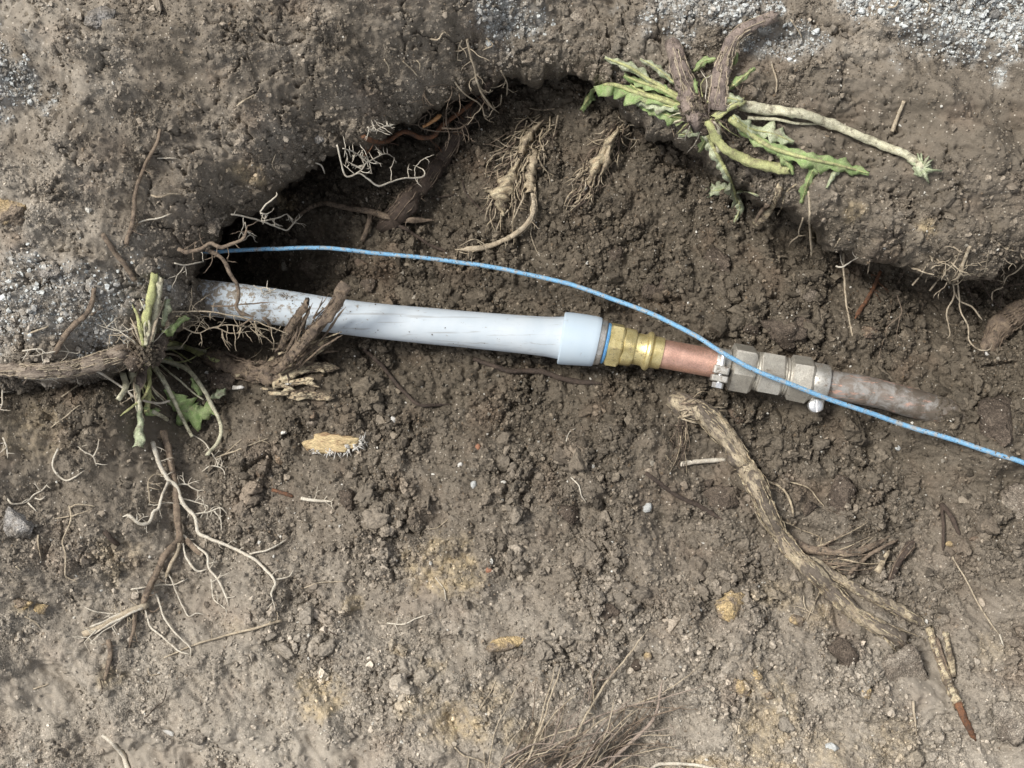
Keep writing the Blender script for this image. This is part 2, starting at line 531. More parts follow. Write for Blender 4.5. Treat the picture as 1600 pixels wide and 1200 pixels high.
# ------------------------------------------------------------------ terrain: overhanging bank along the pit edge
def catmull(p, n):
    """p: (k, m) control points -> n points evenly spaced along the curve"""
    p = np.asarray(p, float)
    k = len(p)
    q = np.vstack([2 * p[0] - p[1], p, 2 * p[-1] - p[-2]])
    out = []
    for i in range(k - 1):
        t = np.linspace(0, 1, 24, endpoint=False)[:, None]
        a, b, c, d = q[i], q[i + 1], q[i + 2], q[i + 3]
        out.append(0.5 * (2 * b + (c - a) * t + (2 * a - 5 * b + 4 * c - d) * t ** 2 + (3 * b - a - 3 * c + d) * t ** 3))
    out.append(p[-1:])
    out = np.vstack(out)
    s = np.concatenate([[0], np.cumsum(np.sqrt((np.diff(out[:, :2], axis=0) ** 2).sum(-1)))])
    si = np.linspace(0, s[-1], n)
    return np.stack([np.interp(si, s, out[:, j]) for j in range(p.shape[1])], -1)


# overhang 0..1 and lip height for each lip point
OVER = [0, 0, 0, 0, .05, .15, .4, .8, 1, 1, 1, 1, 1, 1, 1, 1, 1, .7, .5, .4, .4, .4, .6, .7, .7, .7, .6, .4, .2]
LIPZ = [.056, .054, .048, .044, .042, .042, .044, .046, .046, .044, .042, .036, .036, .036, .036, .038, .036, .034, .036, .040, .044, .046, .048, .048, .048, .048, .046, .042, .040]
NS = 1250
cv = catmull([(a[0], a[1], b[0], b[1], o, z) for a, b, o, z in zip(LIP, OUTER, OVER, LIPZ)], NS)
arc = np.arange(NS) * 2.2
tx = np.gradient(cv[:, 0]); ty = np.gradient(cv[:, 1])
tl = np.sqrt(tx * tx + ty * ty)
nx, ny = -ty / tl, tx / tl                                  # towards the pit (image down)
jag = 26 * perlin(arc / 130, arc * 0 + .4, 91) + 11 * perlin(arc / 47, arc * 0 + .3, 92) + 5 * perlin(arc / 19, arc * 0 + .5, 93) + 3 * perlin(arc / 8, arc * 0 + .5, 94)
jag = jag * (0.45 + 0.55 * np.clip(cv[:, 4] * 2, 0, 1))
lx, ly = cv[:, 0], cv[:, 1]
ov, lz = np.clip(cv[:, 4], 0, 1), cv[:, 5]
BANK_PTS = [(-300, 640, .06), (0, 600, .056), (100, 560, .056), (180, 520, .050), (0, 450, .072), (150, 420, .066), (240, 400, .050), (0, 250, .085), (200, 300, .070), (300, 260, .060), (0, 0, .10), (-300, 200, .095),
            (350, 100, .075), (450, 180, .055), (520, 60, .070), (600, 100, .056), (650, 0, .072), (750, 50, .050), (850, 40, .048), (950, 60, .050), (1000, 0, .062), (1090, 60, .062),
            (1150, 170, .056), (1250, 230, .060), (1250, 100, .068), (1380, 300, .060), (1380, 180, .062), (1400, 60, .072), (1500, 330, .060), (1500, 220, .066), (1600, 300, .062), (1600, 120, .068),
            (1600, 0, .085), (1800, 300, .05), (1800, 0, .085), (800, -300, .095), (0, -300, .10), (1400, -300, .095), (400, -300, .10)]
bank_macro = rbf(BANK_PTS, 0.03, 2e-5)
lw = np.array([[*P(a, b, z)] for a, b, z in zip(lx, ly, lz)])
ow = np.array([[*P(a, b, .09)] for a, b in zip(cv[:, 2], cv[:, 3])])
NU, NT = 30, 310
# top surface: rows from the lip outwards
tt = np.linspace(0, 1, NT) ** 1.22
dirv = ow - lw
dirlen = np.sqrt((dirv[:, :2] ** 2).sum(-1))
# leave the lip at right angles, then bend towards the outer edge
inx, iny = -nx, ny                                          # world: away from the pit (image y flips)
TX = np.zeros((NT, NS)); TY = np.zeros((NT, NS))
for j in range(NT):
    t = tt[j]
    fade = np.exp(-(dirlen * t / S / 30) ** 1.5) * jag * S
    TX[j] = lw[:, 0] + dirv[:, 0] * t - inx * fade
    TY[j] = lw[:, 1] + dirv[:, 1] * t - iny * fade
D = dirlen[None, :] * tt[:, None] / S                       # distance from lip, px
_u, _v = TX / S, TY / S
ragged = 7 * S * np.exp(-D / 40)
TX = TX + fbm(_u / 20, _v / 20, 221, 3) * ragged
TY = TY + fbm(_u / 20 + 9, _v / 20, 222, 3) * ragged
TU, TW = TX / S + 800, 600 - TY / S
zt = bank_macro(TX, TY)
wgt = sstep(0, 70, D)
Zt = lz[None, :] * (1 - wgt) + zt * wgt
rw = (62 + 40 * perlin(arc / 140, arc * 0 + .7, 95) + 30 * ov * (cv[:, 0] < 800))[None, :]        # how far back the edge is rounded off
edge = np.interp(cv[:, 0], [1000, 1150, 1250], [0, 0, 1]) * (cv[:, 1] > 250)
rw = rw * (1 - .2 * edge)[None, :]
Zt = Zt - (0.026 + 0.008 * ov * (cv[:, 0] < 800) - .009 * edge)[None, :] * (1 - np.sqrt(np.clip(1 - (1 - np.clip(D / rw, 0, 1)) ** 2, 0, 1)))


def bank_detail(u, v):
    a = -0.42
    m = sstep(-0.05, 0.4, fbm(u / 95, v / 95, 121, 3))
    smear = sstep(-0.06, 0.2, fbm((u + 0.5 * v) / 150, (v - 0.35 * u) / 70, 131, 3))
    sm_ = smear_mask(u, v)
    smear = np.maximum(smear * .8, sm_)
    m = np.clip(m + 0.25, 0, 1) * (1 - 0.95 * smear)
    keep = 1 - .7 * sm_
    su, sv = u * math.cos(a) - v * math.sin(a), u * math.sin(a) + v * math.cos(a)
    su2 = np.where(u > 950, u * math.cos(.35) + v * math.sin(.35), su)
    sv2 = np.where(u > 950, -u * math.sin(.35) + v * math.cos(.35), sv)
    ridge = np.abs(fbm(su2 / 150, sv2 / 34, 141, 4)) * 0.0075
    lumps = fbm(u / 75, v / 75, 151, 4) * 0.014
    fine = fbm(u / 11, v / 11, 161, 3) * 0.0014
    crk = np.abs(fbm(u / 46, v / 46, 171, 3))
    crack = -0.0045 * (1 - sstep(0.0, 0.045, crk)) * sstep(0.0, 0.3, fbm(u / 130, v / 130, 181, 2) + 0.12)
    cl = clods(u / 24, v / 24, 14) * 0.0020 * m + clods(u / 10, v / 10, 15) * 0.0013 * (0.2 + m) + clods(u / 5.5, v / 5.5, 16) * 0.0007 * (0.35 + m)
    ter = terraces(su2, sv2, 170, 70, 191, 8) * 0.013 + terraces(u, v, 60, 50, 195, 6) * 0.0045 * (0.4 + m)
    return ridge * .6 + lumps * .7 + fine * keep + crack * 1.3 + cl * 1.25 * keep + ter, m


bd, bm_mask = bank_detail(TU, TW)
Zt = Zt + bd * sstep(-60, 30, D) + clods(TU / 30, TW / 30, 18) * 0.006 * np.exp(-D / 55)
endfall = sstep(0.90, 1.0, tt)[:, None]
Zt = Zt * (1 - endfall) + (Zt - 0.05) * endfall
# underside: from deep under the bank up to the lip
UX = np.zeros((NU, NS)); UY = np.zeros((NU, NS)); UZ = np.zeros((NU, NS))
for j in range(NU):
    q = 1 - j / NU                     # 1 deep .. 0 lip
    e = (6 + ov * 150) * (0.7 * q + 0.3 * q * q) * S
    dep = (0.06 + 0.15 * ov) * (0.85 * q + 0.15 * math.sqrt(q))
    wob = fbm(arc / 40, arc * 0 + q * 5, 201, 3) * 22 * S * min(1, q * 3) * (0.3 + ov)
    UX[j] = TX[0] + inx * (e + wob)
    UY[j] = TY[0] + iny * (e + wob)
    UZ[j] = Zt[0] - dep + fbm(arc / 14, arc * 0 + q * 16, 211, 3) * 0.004 * min(1, q * 4)
BX, BY, BZ = np.vstack([UX, TX]), np.vstack([UY, TY]), np.vstack([UZ, Zt])
BU, BW = BX / S + 800, 600 - BY / S
bc, pf = soil_colour(BU, BW, True)
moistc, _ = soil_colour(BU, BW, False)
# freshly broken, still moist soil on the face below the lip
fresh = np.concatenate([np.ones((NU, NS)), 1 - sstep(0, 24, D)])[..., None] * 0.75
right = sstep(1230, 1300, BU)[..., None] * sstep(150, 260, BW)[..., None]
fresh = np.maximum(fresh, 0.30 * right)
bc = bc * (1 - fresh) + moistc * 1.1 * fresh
bgrain = np.concatenate([np.ones((NU, NS)), 0.22 + 0.78 * np.clip(bm_mask * 1.3 + .6 * np.exp(-D / 25), 0, 1)])
brgba = np.concatenate([bc, bgrain[..., None]], -1)
me = grid_mesh('soil_bank', np.stack([BX, BY, BZ], -1), NU + NT, NS, None, {'soil': brgba})
me.flip_normals()
me.materials.append(SOIL)
bank = bpy.data.objects.new('soil_bank', me)
bank['kind'] = 'structure'
bank['label'] = 'dry grey soil bank overhanging the pit along its upper edge'
COL.objects.link(bank)

bpy.context.view_layer.update()
_dg = bpy.context.evaluated_depsgraph_get()
TREE_F = BVHTree.FromObject(ground, _dg)
TREE_B = BVHTree.FromObject(bank, _dg)
CAMV = Vector((0, 0, CAM_H))


def cast(px, py, which='any'):
    """soil surface seen at a photo pixel"""
    dr = (P(px, py, 0) - CAMV).normalized()
    best = None
    for k, t in (('f', TREE_F), ('b', TREE_B)):
        if which != 'any' and which != k:
            continue
        loc, nor, i, dist = t.ray_cast(CAMV, dr)
        if loc is not None and (best is None or dist < best[2]):
            best = (loc, nor, dist)
    if best is None:
        return P(px, py, 0), Vector((0, 0, 1))
    return best[0], best[1]


# ------------------------------------------------------------------ crumbs, grit and small clods (uncountable)
def lump_mesh(name, seed, sub=2, rough=0.35, flat=0.85, facet=0.0, fine=0.0):
    import bmesh
    bm = bmesh.new()
    bmesh.ops.create_icosphere(bm, subdivisions=sub, radius=1.0)
    r = random.Random(seed)
    off = Vector((r.uniform(-50, 50), r.uniform(-50, 50), r.uniform(-50, 50)))
    from mathutils import noise
    cuts = [(Vector((r.gauss(0, 1), r.gauss(0, 1), r.gauss(0, 1))).normalized(), r.uniform(.42, .85)) for _ in range(9)]
    for v in bm.verts:
        p = v.co.copy()
        k = 1 + rough * noise.noise(p * 1.3 + off) + rough * 0.6 * noise.noise(p * 2.9 + off)
        k2 = fine * (noise.noise(p * 6.5 + off) + 0.6 * noise.noise(p * 13 + off)) if fine else 0
        p = p * k
        if facet:
            for n_, dd in cuts:
                e = p.dot(n_) - dd
                if e > 0:
                    p = p - n_ * e * facet
        p = p * (1 + k2)
        p.z *= flat
        v.co = p
    m = bpy.data.meshes.new(name)
    bm.to_mesh(m); bm.free()
    return m


CRUMB = crumb_material('crumb_soil')
variants = bpy.data.collections.new('crumb_shapes')
for k in range(10):
    m = lump_mesh('crumb', 300 + k, 2, 0.75, 0.8, 1.0, .10)
    m.shade_flat()
    m.materials.append(CRUMB)
    o = bpy.data.objects.new('crumb_shape', m)
    variants.objects.link(o)


clod_shapes = bpy.data.collections.new('clod_shapes')
for k in range(8):
    m = lump_mesh('clod', 700 + k, 4, 0.7, 0.75, 0.85, .16)
    m.shade_smooth()
    m.materials.append(CRUMB)
    clod_shapes.objects.link(bpy.data.objects.new('clod_shape', m))


def scatter(name, label, pos, rad, colour, shapes=None):
    n = len(pos)
    m = bpy.data.meshes.new(name)
    m.vertices.add(n)
    m.vertices.foreach_set('co', pos.astype(np.float32).reshape(-1))
    a = m.attributes.new('soil', 'FLOAT_COLOR', 'POINT')
    a.data.foreach_set('color', np.concatenate([colour, np.ones((n, 1))], -1).astype(np.float32).reshape(-1))
    a = m.attributes.new('turn', 'FLOAT_VECTOR', 'POINT')
    a.data.foreach_set('vector', (RNG.random((n, 3)) * 6.283).astype(np.float32).reshape(-1))
    a = m.attributes.new('size', 'FLOAT_VECTOR', 'POINT')
    a.data.foreach_set('vector', (rad[:, None] * (0.75 + 0.5 * RNG.random((n, 3)))).astype(np.float32).reshape(-1))
    o = bpy.data.objects.new(name, m)
    o['kind'] = 'stuff'
    o['label'] = label
    COL.objects.link(o)
    g = bpy.data.node_groups.new(name + '_nodes', 'GeometryNodeTree')
    g.interface.new_socket('Geometry', in_out='INPUT', socket_type='NodeSocketGeometry')
    g.interface.new_socket('Geometry', in_out='OUTPUT', socket_type='NodeSocketGeometry')
    gi = g.nodes.new('NodeGroupInput'); go = g.nodes.new('NodeGroupOutput')
    ip = g.nodes.new('GeometryNodeInstanceOnPoints')
    ci = g.nodes.new('GeometryNodeCollectionInfo')
    ci.inputs['Collection'].default_value = shapes or variants
    ci.inputs['Separate Children'].default_value = True
    ci.inputs['Reset Children'].default_value = True
    ip.inputs['Pick Instance'].default_value = True
    at = g.nodes.new('GeometryNodeInputNamedAttribute'); at.data_type = 'FLOAT_VECTOR'; at.inputs['Name'].default_value = 'turn'
    sz = g.nodes.new('GeometryNodeInputNamedAttribute'); sz.data_type = 'FLOAT_VECTOR'; sz.inputs['Name'].default_value = 'size'
    er = g.nodes.new('FunctionNodeEulerToRotation')
    L = g.links.new
    L(gi.outputs[0], ip.inputs['Points'])
    L(ci.outputs[0], ip.inputs['Instance'])
    L(at.outputs['Attribute'], er.inputs[0])
    L(er.outputs[0], ip.inputs['Rotation'])
    L(sz.outputs['Attribute'], ip.inputs['Scale'])
    L(ip.outputs[0], go.inputs[0])
    md = o.modifiers.new('scatter', 'NODES')
    md.node_group = g
    return o


def surface_samples(VX, VY, VZ, weight, n):
    w = weight.reshape(-1).astype(np.float64)
    cs = np.cumsum(w); cs /= cs[-1]
    i = np.searchsorted(cs, RNG.random(n))
    p = np.stack([VX.reshape(-1)[i], VY.reshape(-1)[i], VZ.reshape(-1)[i]], -1)
    p[:, :2] += (RNG.random((n, 2)) - 0.5) * 2.2 * S
    return p


def crumb_colours(p, r, bank, spread=0.30):
    u, v = p[:, 0] / S + 800, 600 - p[:, 1] / S
    c, pf = soil_colour(u, v, bank)
    n = len(p)
    c = c * np.exp(RNG.normal(0.05, spread, n))[:, None]
    t = RNG.random(n) + np.where(r > 3.2 * S, 0.045 + 1.0 * (RNG.random(n) > 0.1), 0)
    c = np.where((t < 0.05)[:, None], c * 0.5 + np.array([.18, .125, .075]) * 0.5, c)            # ochre-brown grains
    c = np.where(((t > 0.05) & (t < 0.085))[:, None], np.array([.30, .27, .22]) * (0.7 + 0.5 * RNG.random((n, 1))), c)
    c = np.where(((t > 0.085) & (t < 0.093))[:, None], np.array([.6, .58, .52]), c)
    return np.clip(c, 0.02, 0.75), pf



# ------------------------------------------------------------------ things: building helpers
from mathutils import noise as mnoise


class Faces(list):
    """face list whose tail, from .split on, takes the second material"""
    split = None


ROOT_XY = []        # where roots and stalks run, so that no big clod lies on them
THICK = []          # centre lines and radii of thick roots, for the soil that clings to them


def link_mesh(name, verts, faces, mat, parent=None, base=None, smooth=True):
    base = base or Vector((0, 0, 0))
    me = bpy.data.meshes.new(name)
    me.from_pydata([(v[0] - base[0], v[1] - base[1], v[2] - base[2]) for v in verts], [], faces)
    me.update()
    if smooth:
        me.shade_smooth()
    me.materials.append(mat)
    sp = getattr(faces, 'split', None)
    if sp is not None:
        me.materials.append(FIBRE_OF.get(mat.name, M_MID))
        idx = np.zeros(len(faces), dtype=np.int32)
        idx[sp:] = 1
        me.polygons.foreach_set('material_index', idx)
    o = bpy.data.objects.new(name, me)
    COL.objects.link(o)
    if parent is not None:
        o.parent = parent
    return o


def tag(o, label, cat, group=None):
    o['label'] = label
    o['category'] = cat
    if group:
        o['group'] = group
    return o


def thing(name, label, cat, base, group=None):
    o = bpy.data.objects.new(name, None)
    o.empty_display_size = 0.01
    o.location = base
    COL.objects.link(o)
    return tag(o, label, cat, group)


def tube(pts, rads, sides=6, wob=0.12, rnd_=random, flat=1.0, cap=True, rough=0.0, ragged=False):
    """swept tube through points with a radius each -> verts, faces"""
    vs, fs = [], []
    n = len(pts)
    up = Vector((0.13, 0.21, 1)).normalized()
    ph = rnd_.uniform(0, 90)
    for i in range(n):
        a, b = pts[max(i - 1, 0)], pts[min(i + 1, n - 1)]
        t = (b - a)
        t = t.normalized() if t.length > 1e-9 else Vector((1, 0, 0))
        x = t.cross(up)
        x = x.normalized() if x.length > 1e-4 else Vector((1, 0, 0))
        y = x.cross(t)
        for k in range(sides):
            an = 2 * math.pi * k / sides
            rr = rads[i] * (1 + wob * rnd_.uniform(-1, 1))
            if rough:
                rr *= 1 + rough * (mnoise.noise(Vector((i * .21, k * 2.2 / sides * 2.5, ph))) + .6 * mnoise.noise(Vector((i * .55, k * 5.0 / sides * 2.5, ph))))
            e = Vector((0, 0, 0))
            if ragged and i in (0, n - 1):
                e = t * (rads[i] * rnd_.uniform(-.2, 1.3) * (1 if i else -1))
            vs.append(e + pts[i] + x * (math.cos(an) * rr) + y * (math.sin(an) * rr * flat))
    for i in range(n - 1):
        for k in range(sides):
            k2 = (k + 1) % sides
            fs.append((i * sides + k, i * sides + k2, (i + 1) * sides + k2, (i + 1) * sides + k))
    if cap:
        fs.append(tuple(range(sides - 1, -1, -1)))
        fs.append(tuple(range((n - 1) * sides, n * sides)))
    return vs, fs


def join(parts):
    vs, fs = [], []
    for v, f in parts:
        o = len(vs)
        vs.extend(v)
        fs.extend([tuple(i + o for i in q) for q in f])
    return vs, fs


def px_spline(pts, step=5.0):
    q = [(p[0], p[1], p[2] if len(p) > 2 else 0.0) for p in pts]
    if len(q) == 1:
        q = q * 2
    L = sum(math.dist(q[i][:2], q[i + 1][:2]) for i in range(len(q) - 1))
    return catmull(q, max(4, int(L / step) + 1))


def place(pts, r, mode='lie', step=5.0, wig=0.0, r_=random, z0=None, z1=None):
    """px polyline -> world points. lie: rests on the soil; hang: runs free from the soil at its first point to
    the soil at its last (or z0, z1). A third value in a point lifts it, in mm."""
    sp = px_spline(pts, step)
    n = len(sp)
    if wig:
        ph = [r_.uniform(0, 9) for _ in range(4)]
        jit, fq = (.5, 1.0) if r < 5 else (.06, .45)
        for i in range(n):
            sp[i, 0] += wig * (math.sin(i * .9 * fq + ph[0]) * .5 + math.sin(i * .37 * fq + ph[1]) + r_.uniform(-jit, jit))
            sp[i, 1] += wig * (math.sin(i * .8 * fq + ph[2]) * .5 + math.sin(i * .41 * fq + ph[3]) + r_.uniform(-jit, jit))
    zs = []
    if mode == 'hang':
        a = cast(sp[0, 0], sp[0, 1])[0].z + r * S * .4 if z0 is None else z0
        b = cast(sp[-1, 0], sp[-1, 1])[0].z + r * S * .8 if z1 is None else z1
        for i in range(n):
            t = i / (n - 1)
            # free in the air, but never inside the bank it hangs over
            zs.append(max(a + (b - a) * t ** 1.15, cast(sp[i, 0], sp[i, 1])[0].z + r * S * .4))
    else:
        raw = [cast(p[0], p[1])[0].z for p in sp]
        w = 3 if n > 8 else 1
        for i in range(n):
            win = raw[max(0, i - w):i + w + 1]
            zs.append(max(sum(win) / len(win), raw[i] - 0.4 * r * S) + r * S * (0.55 if r > 3 else .3))
    return [P(sp[i, 0], sp[i, 1], zs[i] + sp[i, 2] * 0.001) for i in range(n)]


def radii(n, r0, r1, tip=True, r_=random, knot=0.15):
    out = []
    if max(r0, r1) < 3:
        r0, r1 = r0 * .74, r1 * .74
    v = 0
    for i in range(n):
        t = i / max(1, n - 1)
        v = v * .7 + r_.uniform(-knot, knot) * .5
        r = (r0 + (r1 - r0) * t) * (1 + v)
        if tip and t > .9:
            r *= max(.3, (1 - t) / .1)
        out.append(r * S)
    return out


def strand(pts, r0, r1, mode='lie', wig=0.5, seed=0, tip=True, step=None, rootlets=0, rl_len=(8, 26), flat=1.0, rough=.32, bark=1.0, **kw):
    """one root / stalk with a few hair-fine side rootlets -> verts, faces"""
    r_ = random.Random(seed)
    rm = max(r0, r1)
    w = place(pts, rm, mode, step or (4.0 if rm < 4 else (5.0 if rm < 5 else 3.5)), wig, r_, **kw)
    rd = radii(len(w), r0, r1, tip, r_)
    ROOT_XY.extend((p_.x, p_.y) for p_ in w)
    sides = 5 if rm < 2.5 else (8 if rm < 5 else 18)
    out = [tube(w, rd, sides, 0.10 if rm < 5 else .04, r_, flat, True, 0.0 if rm < 5 else rough, (not tip) and rm >= 4)]
    if mode == 'hang':
        rootlets = int(rootlets * 1.25)
        rl_len = (rl_len[0] * 1.2, rl_len[1] * 1.7)
    fibres = []
    if rm >= 6 and bark:
        THICK.append((w, rd))
        for _ in range(int(len(w) * rm * .035 * bark) + 2):
            i0 = r_.randrange(0, max(1, len(w) - 4))
            ln = r_.randrange(4, 22)
            a = r_.uniform(.1, 3.05)
            q = []
            for i in range(i0, min(len(w), i0 + ln)):
                t = (w[min(i + 1, len(w) - 1)] - w[max(i - 1, 0)]).normalized()
                s_ = t.cross(Vector((0, 0, 1)))
                if s_.length < .1:
                    break
                s_.normalize()
                a += r_.uniform(-.09, .09)
                lift = 1.0 + .12 * r_.random()
                q.append(w[i] + (s_ * math.cos(a) + s_.cross(t) * (math.sin(a) * flat)) * (rd[i] * lift))
            if len(q) > 3:
                if r_.random() < .4:           # a loose end
                    q[-1] = q[-1] + (q[-1] - w[min(len(w) - 1, i0 + len(q) - 1)]) * r_.uniform(.2, .8)
                fibres.append(tube(q, radii(len(q), r_.uniform(.8, 1.9), .6, True, r_), 4, .2, r_))
    for _ in range(rootlets):
        i = r_.randrange(1, len(w))
        base = w[i]
        t = (w[i] - w[i - 1]).normalized() if (w[i] - w[i - 1]).length > 0 else Vector((1, 0, 0))
        side = Vector((-t.y, t.x, 0)) * r_.choice((-1, 1))
        d = (side + t * r_.uniform(-.3, .9) + Vector((0, 0, r_.uniform(-.1, .35)))).normalized()
        L = r_.uniform(*rl_len)
        q = [base]
        k = max(3, int(L / 4))
        for j in range(k):
            d = (d + Vector((r_.uniform(-.38, .38), r_.uniform(-.38, .38), r_.uniform(-.25, .15)))).normalized()
            q.append(q[-1] + d * (L / k) * S)
        out.append(tube(q, radii(len(q), min(r0, 1.3) * .8, .55, True, r_), 4, 0.1, r_))
        if L > 14 and r_.random() < .6:
            m = q[len(q) // 2]
            q2 = [m]
            for j in range(3):
                d = (d + Vector((r_.uniform(-1, 1), r_.uniform(-1, 1), r_.uniform(-.1, .3)))).normalized()
                q2.append(q2[-1] + d * L * .12 * S)
            out.append(tube(q2, radii(4, .8, .5, True, r_), 4, 0.1, r_))
    v, f = join(out + fibres)
    f = Faces(f)
    if fibres:
        f.split = len(f) - sum(len(b[1]) for b in fibres)
    return (v, f), w


# colours of living and dead plant matter
M_PALE = organic_material('root_pale', (.58, .50, .37), (.42, .34, .24), dirt_amt=.6, scale=420, thr=.56)
M_WHITE = organic_material('root_white', (.74, .69, .58), (.6, .53, .42), dirt_amt=.4, scale=420, thr=.6)
M_MID = organic_material('root_tan', (.30, .235, .17), (.20, .15, .11), dirt_amt=.7, scale=420)
M_BROWN = organic_material('root_brown', (.125, .092, .071), (.08, .06, .048), dirt_amt=.7, scale=420, thr=.47, soft=.14, bump_d=.0011)
M_RED = organic_material('root_reddish', (.27, .125, .062), (.13, .075, .05), dirt_amt=.7, scale=420)
M_BARK = organic_material('bark_dark', (.115, .088, .07), (.26, .2, .14), dirt_amt=.5, scale=300, thr=.55)
M_STUB = organic_material('root_stub_bark', (.26, .21, .185), (.44, .35, .29), dirt=(.125, .10, .085), dirt_amt=.85, scale=420, thr=.48, soft=.14, bump_d=.0014, stretch=(80, .5))
M_WOOD = organic_material('peeled_wood', (.56, .475, .33), (.34, .275, .195), dirt=(.135, .112, .09), dirt_amt=.95, scale=230, thr=.44, soft=.09, bump_d=.0011, stretch=(-52, .35))
M_SPLINT = organic_material('splintered_wood', (.72, .63, .43), (.48, .37, .24), dirt=(.11, .085, .065), dirt_amt=.9, scale=420, thr=.45, soft=.14, bump_d=.001, stretch=(25, .3))
M_FIBRE = organic_material('dead_fibre', (.58, .49, .34), (.33, .26, .18), dirt_amt=.7, scale=380, thr=.52)
M_STALK = organic_material('green_stalk', (.58, .59, .27), (.44, .46, .22), dirt=(.22, .18, .12), dirt_amt=.8, scale=380, thr=.5, soft=.14, rough=.5)
M_STALKP = organic_material('pale_stalk', (.70, .67, .50), (.58, .55, .38), dirt=(.2, .17, .12), dirt_amt=.85, scale=420, thr=.50, soft=.14, rough=.5)
M_LEAF = organic_material('leaf_green', (.25, .37, .13), (.38, .46, .22), dirt=(.30, .28, .17), dirt_amt=.75, scale=330, thr=.50, soft=.14, rough=.62)
M_LEAFP = organic_material('leaf_grey_green', (.37, .43, .25), (.55, .58, .41), dirt=(.25, .22, .16), dirt_amt=.85, scale=330, thr=.50, soft=.14, rough=.68)
M_CLOD = soil_material('clod_soil', ((.120, .095, .073), (.082, .064, .049)), 60)
M_CLODD = soil_material('clod_dry', ((.27, .235, .19), (.17, .142, .112)), 55)
M_TAN = soil_material('stone_tan', ((.46, .345, .185), (.20, .16, .12)), 70)
M_GREY = soil_material('stone_grey', ((.30, .285, .265), (.19, .17, .145)), 70)
M_PEB = soil_material('pebble_brown', ((.25, .185, .125), (.14, .105, .078)), 90)
FIBRE_OF = {}
M_CHALK = organic_material('pebble_white', (.75, .73, .68), (.6, .58, .53), dirt=(.3, .26, .2), dirt_amt=.5, scale=400, rough=.7)
M_SLATE = organic_material('chip_grey_white', (.50, .51, .49), (.38, .39, .38), dirt=(.14, .115, .09), dirt_amt=.5, scale=200, rough=.7)

FIBRE_OF.update({'root_brown': M_MID, 'bark_dark': M_MID, 'peeled_wood': M_SPLINT, 'splintered_wood': M_BARK, 'root_stub_bark': M_PALE, 'green_stalk': M_STALKP, 'pale_stalk': M_STALK, 'tap_root_skin': M_PALE})


def root(label, branches, mat=M_PALE, name='root', cat='root', group=None, seed=None):
    """branches: list of (pts, r0, r1[, options]); the first is the main strand, others are children named branch"""
    seed = seed if seed is not None else (hash_label(label))
    objs = []
    for i, br in enumerate(branches):
        pts, r0, r1 = br[:3]
        kw = dict(br[3]) if len(br) > 3 else {}
        m = kw.pop('mat', mat)
        (v, f), w = strand(pts, r0, r1, seed=seed + 31 * i, **kw)
        objs.append((v, f, m, w[0]))
    if len(objs) == 1:
        v, f, m, b = objs[0]
        o = link_mesh(name, v, f, m, None, b)
        o.location = b
        return tag(o, label, cat, group)
    b = objs[0][3]
    t = thing(name, label, cat, b, group)
    for i, (v, f, m, _) in enumerate(objs):
        link_mesh('main_root' if i == 0 else 'root_branch', v, f, m, t, b)
    return t


def hash_label(s):
    h = 7
    for ch in s:
        h = (h * 131 + ord(ch)) % 1000003
    return h


def leaf_blade(pts, widths, seed=0, mode='lie', lift=1.5, teeth=9, droop=2.0, one_sided=0, z0=None, z1=None):
    """toothed leaf blade along a px polyline; widths: half width in px at even steps along it"""
    r_ = random.Random(seed)
    w = place(pts, 2, mode, 3.0, 0.3, r_, z0, z1)
    n = len(w)
    vs, fs = [], []
    K = 4
    tooth = [r_.uniform(.1, 1.35) for _ in range(teeth * 2 + 4)]
    for i in range(n):
        t = i / (n - 1)
        a, b = w[max(i - 1, 0)], w[min(i + 1, n - 1)]
        tg = (b - a).normalized()
        sd = tg.cross(Vector((0, 0, 1))).normalized()
        wd = np.interp(t, np.linspace(0, 1, len(widths)), widths)
        for k in range(-K, K + 1):
            s = k / K
            j = t * teeth + (0.4 if s > 0 else 0)
            ph = j % 1.0
            tw = wd * (0.45 + 0.75 * tooth[int(j) * 2 + (1 if s > 0 else 0)] * (1 - abs(ph - .4) * 1.6))
            if one_sided and s * one_sided < 0:
                tw *= .25
            p = w[i] + sd * (s * tw * S) + tg * (abs(s) ** 2 * tw * .35 * S)
            crump = (math.sin(t * 23 + s * 3 + seed) * .9 + math.sin(t * 51 - s * 5 + seed) * .7) * abs(s) + r_.uniform(-.5, .5) * abs(s)
            p = p + Vector((0, 0, (lift + crump - droop * s * s) * .001))
            vs.append(p)
    m = 2 * K + 1
    for i in range(n - 1):
        for k in range(m - 1):
            fs.append((i * m + k, i * m + k + 1, (i + 1) * m + k + 1, (i + 1) * m + k))
    return vs, fs


def solid(o, th=0.0004):
    md = o.modifiers.new('thickness', 'SOLIDIFY')
    md.thickness = th
    md.offset = 0
    return o


_lumps = {}


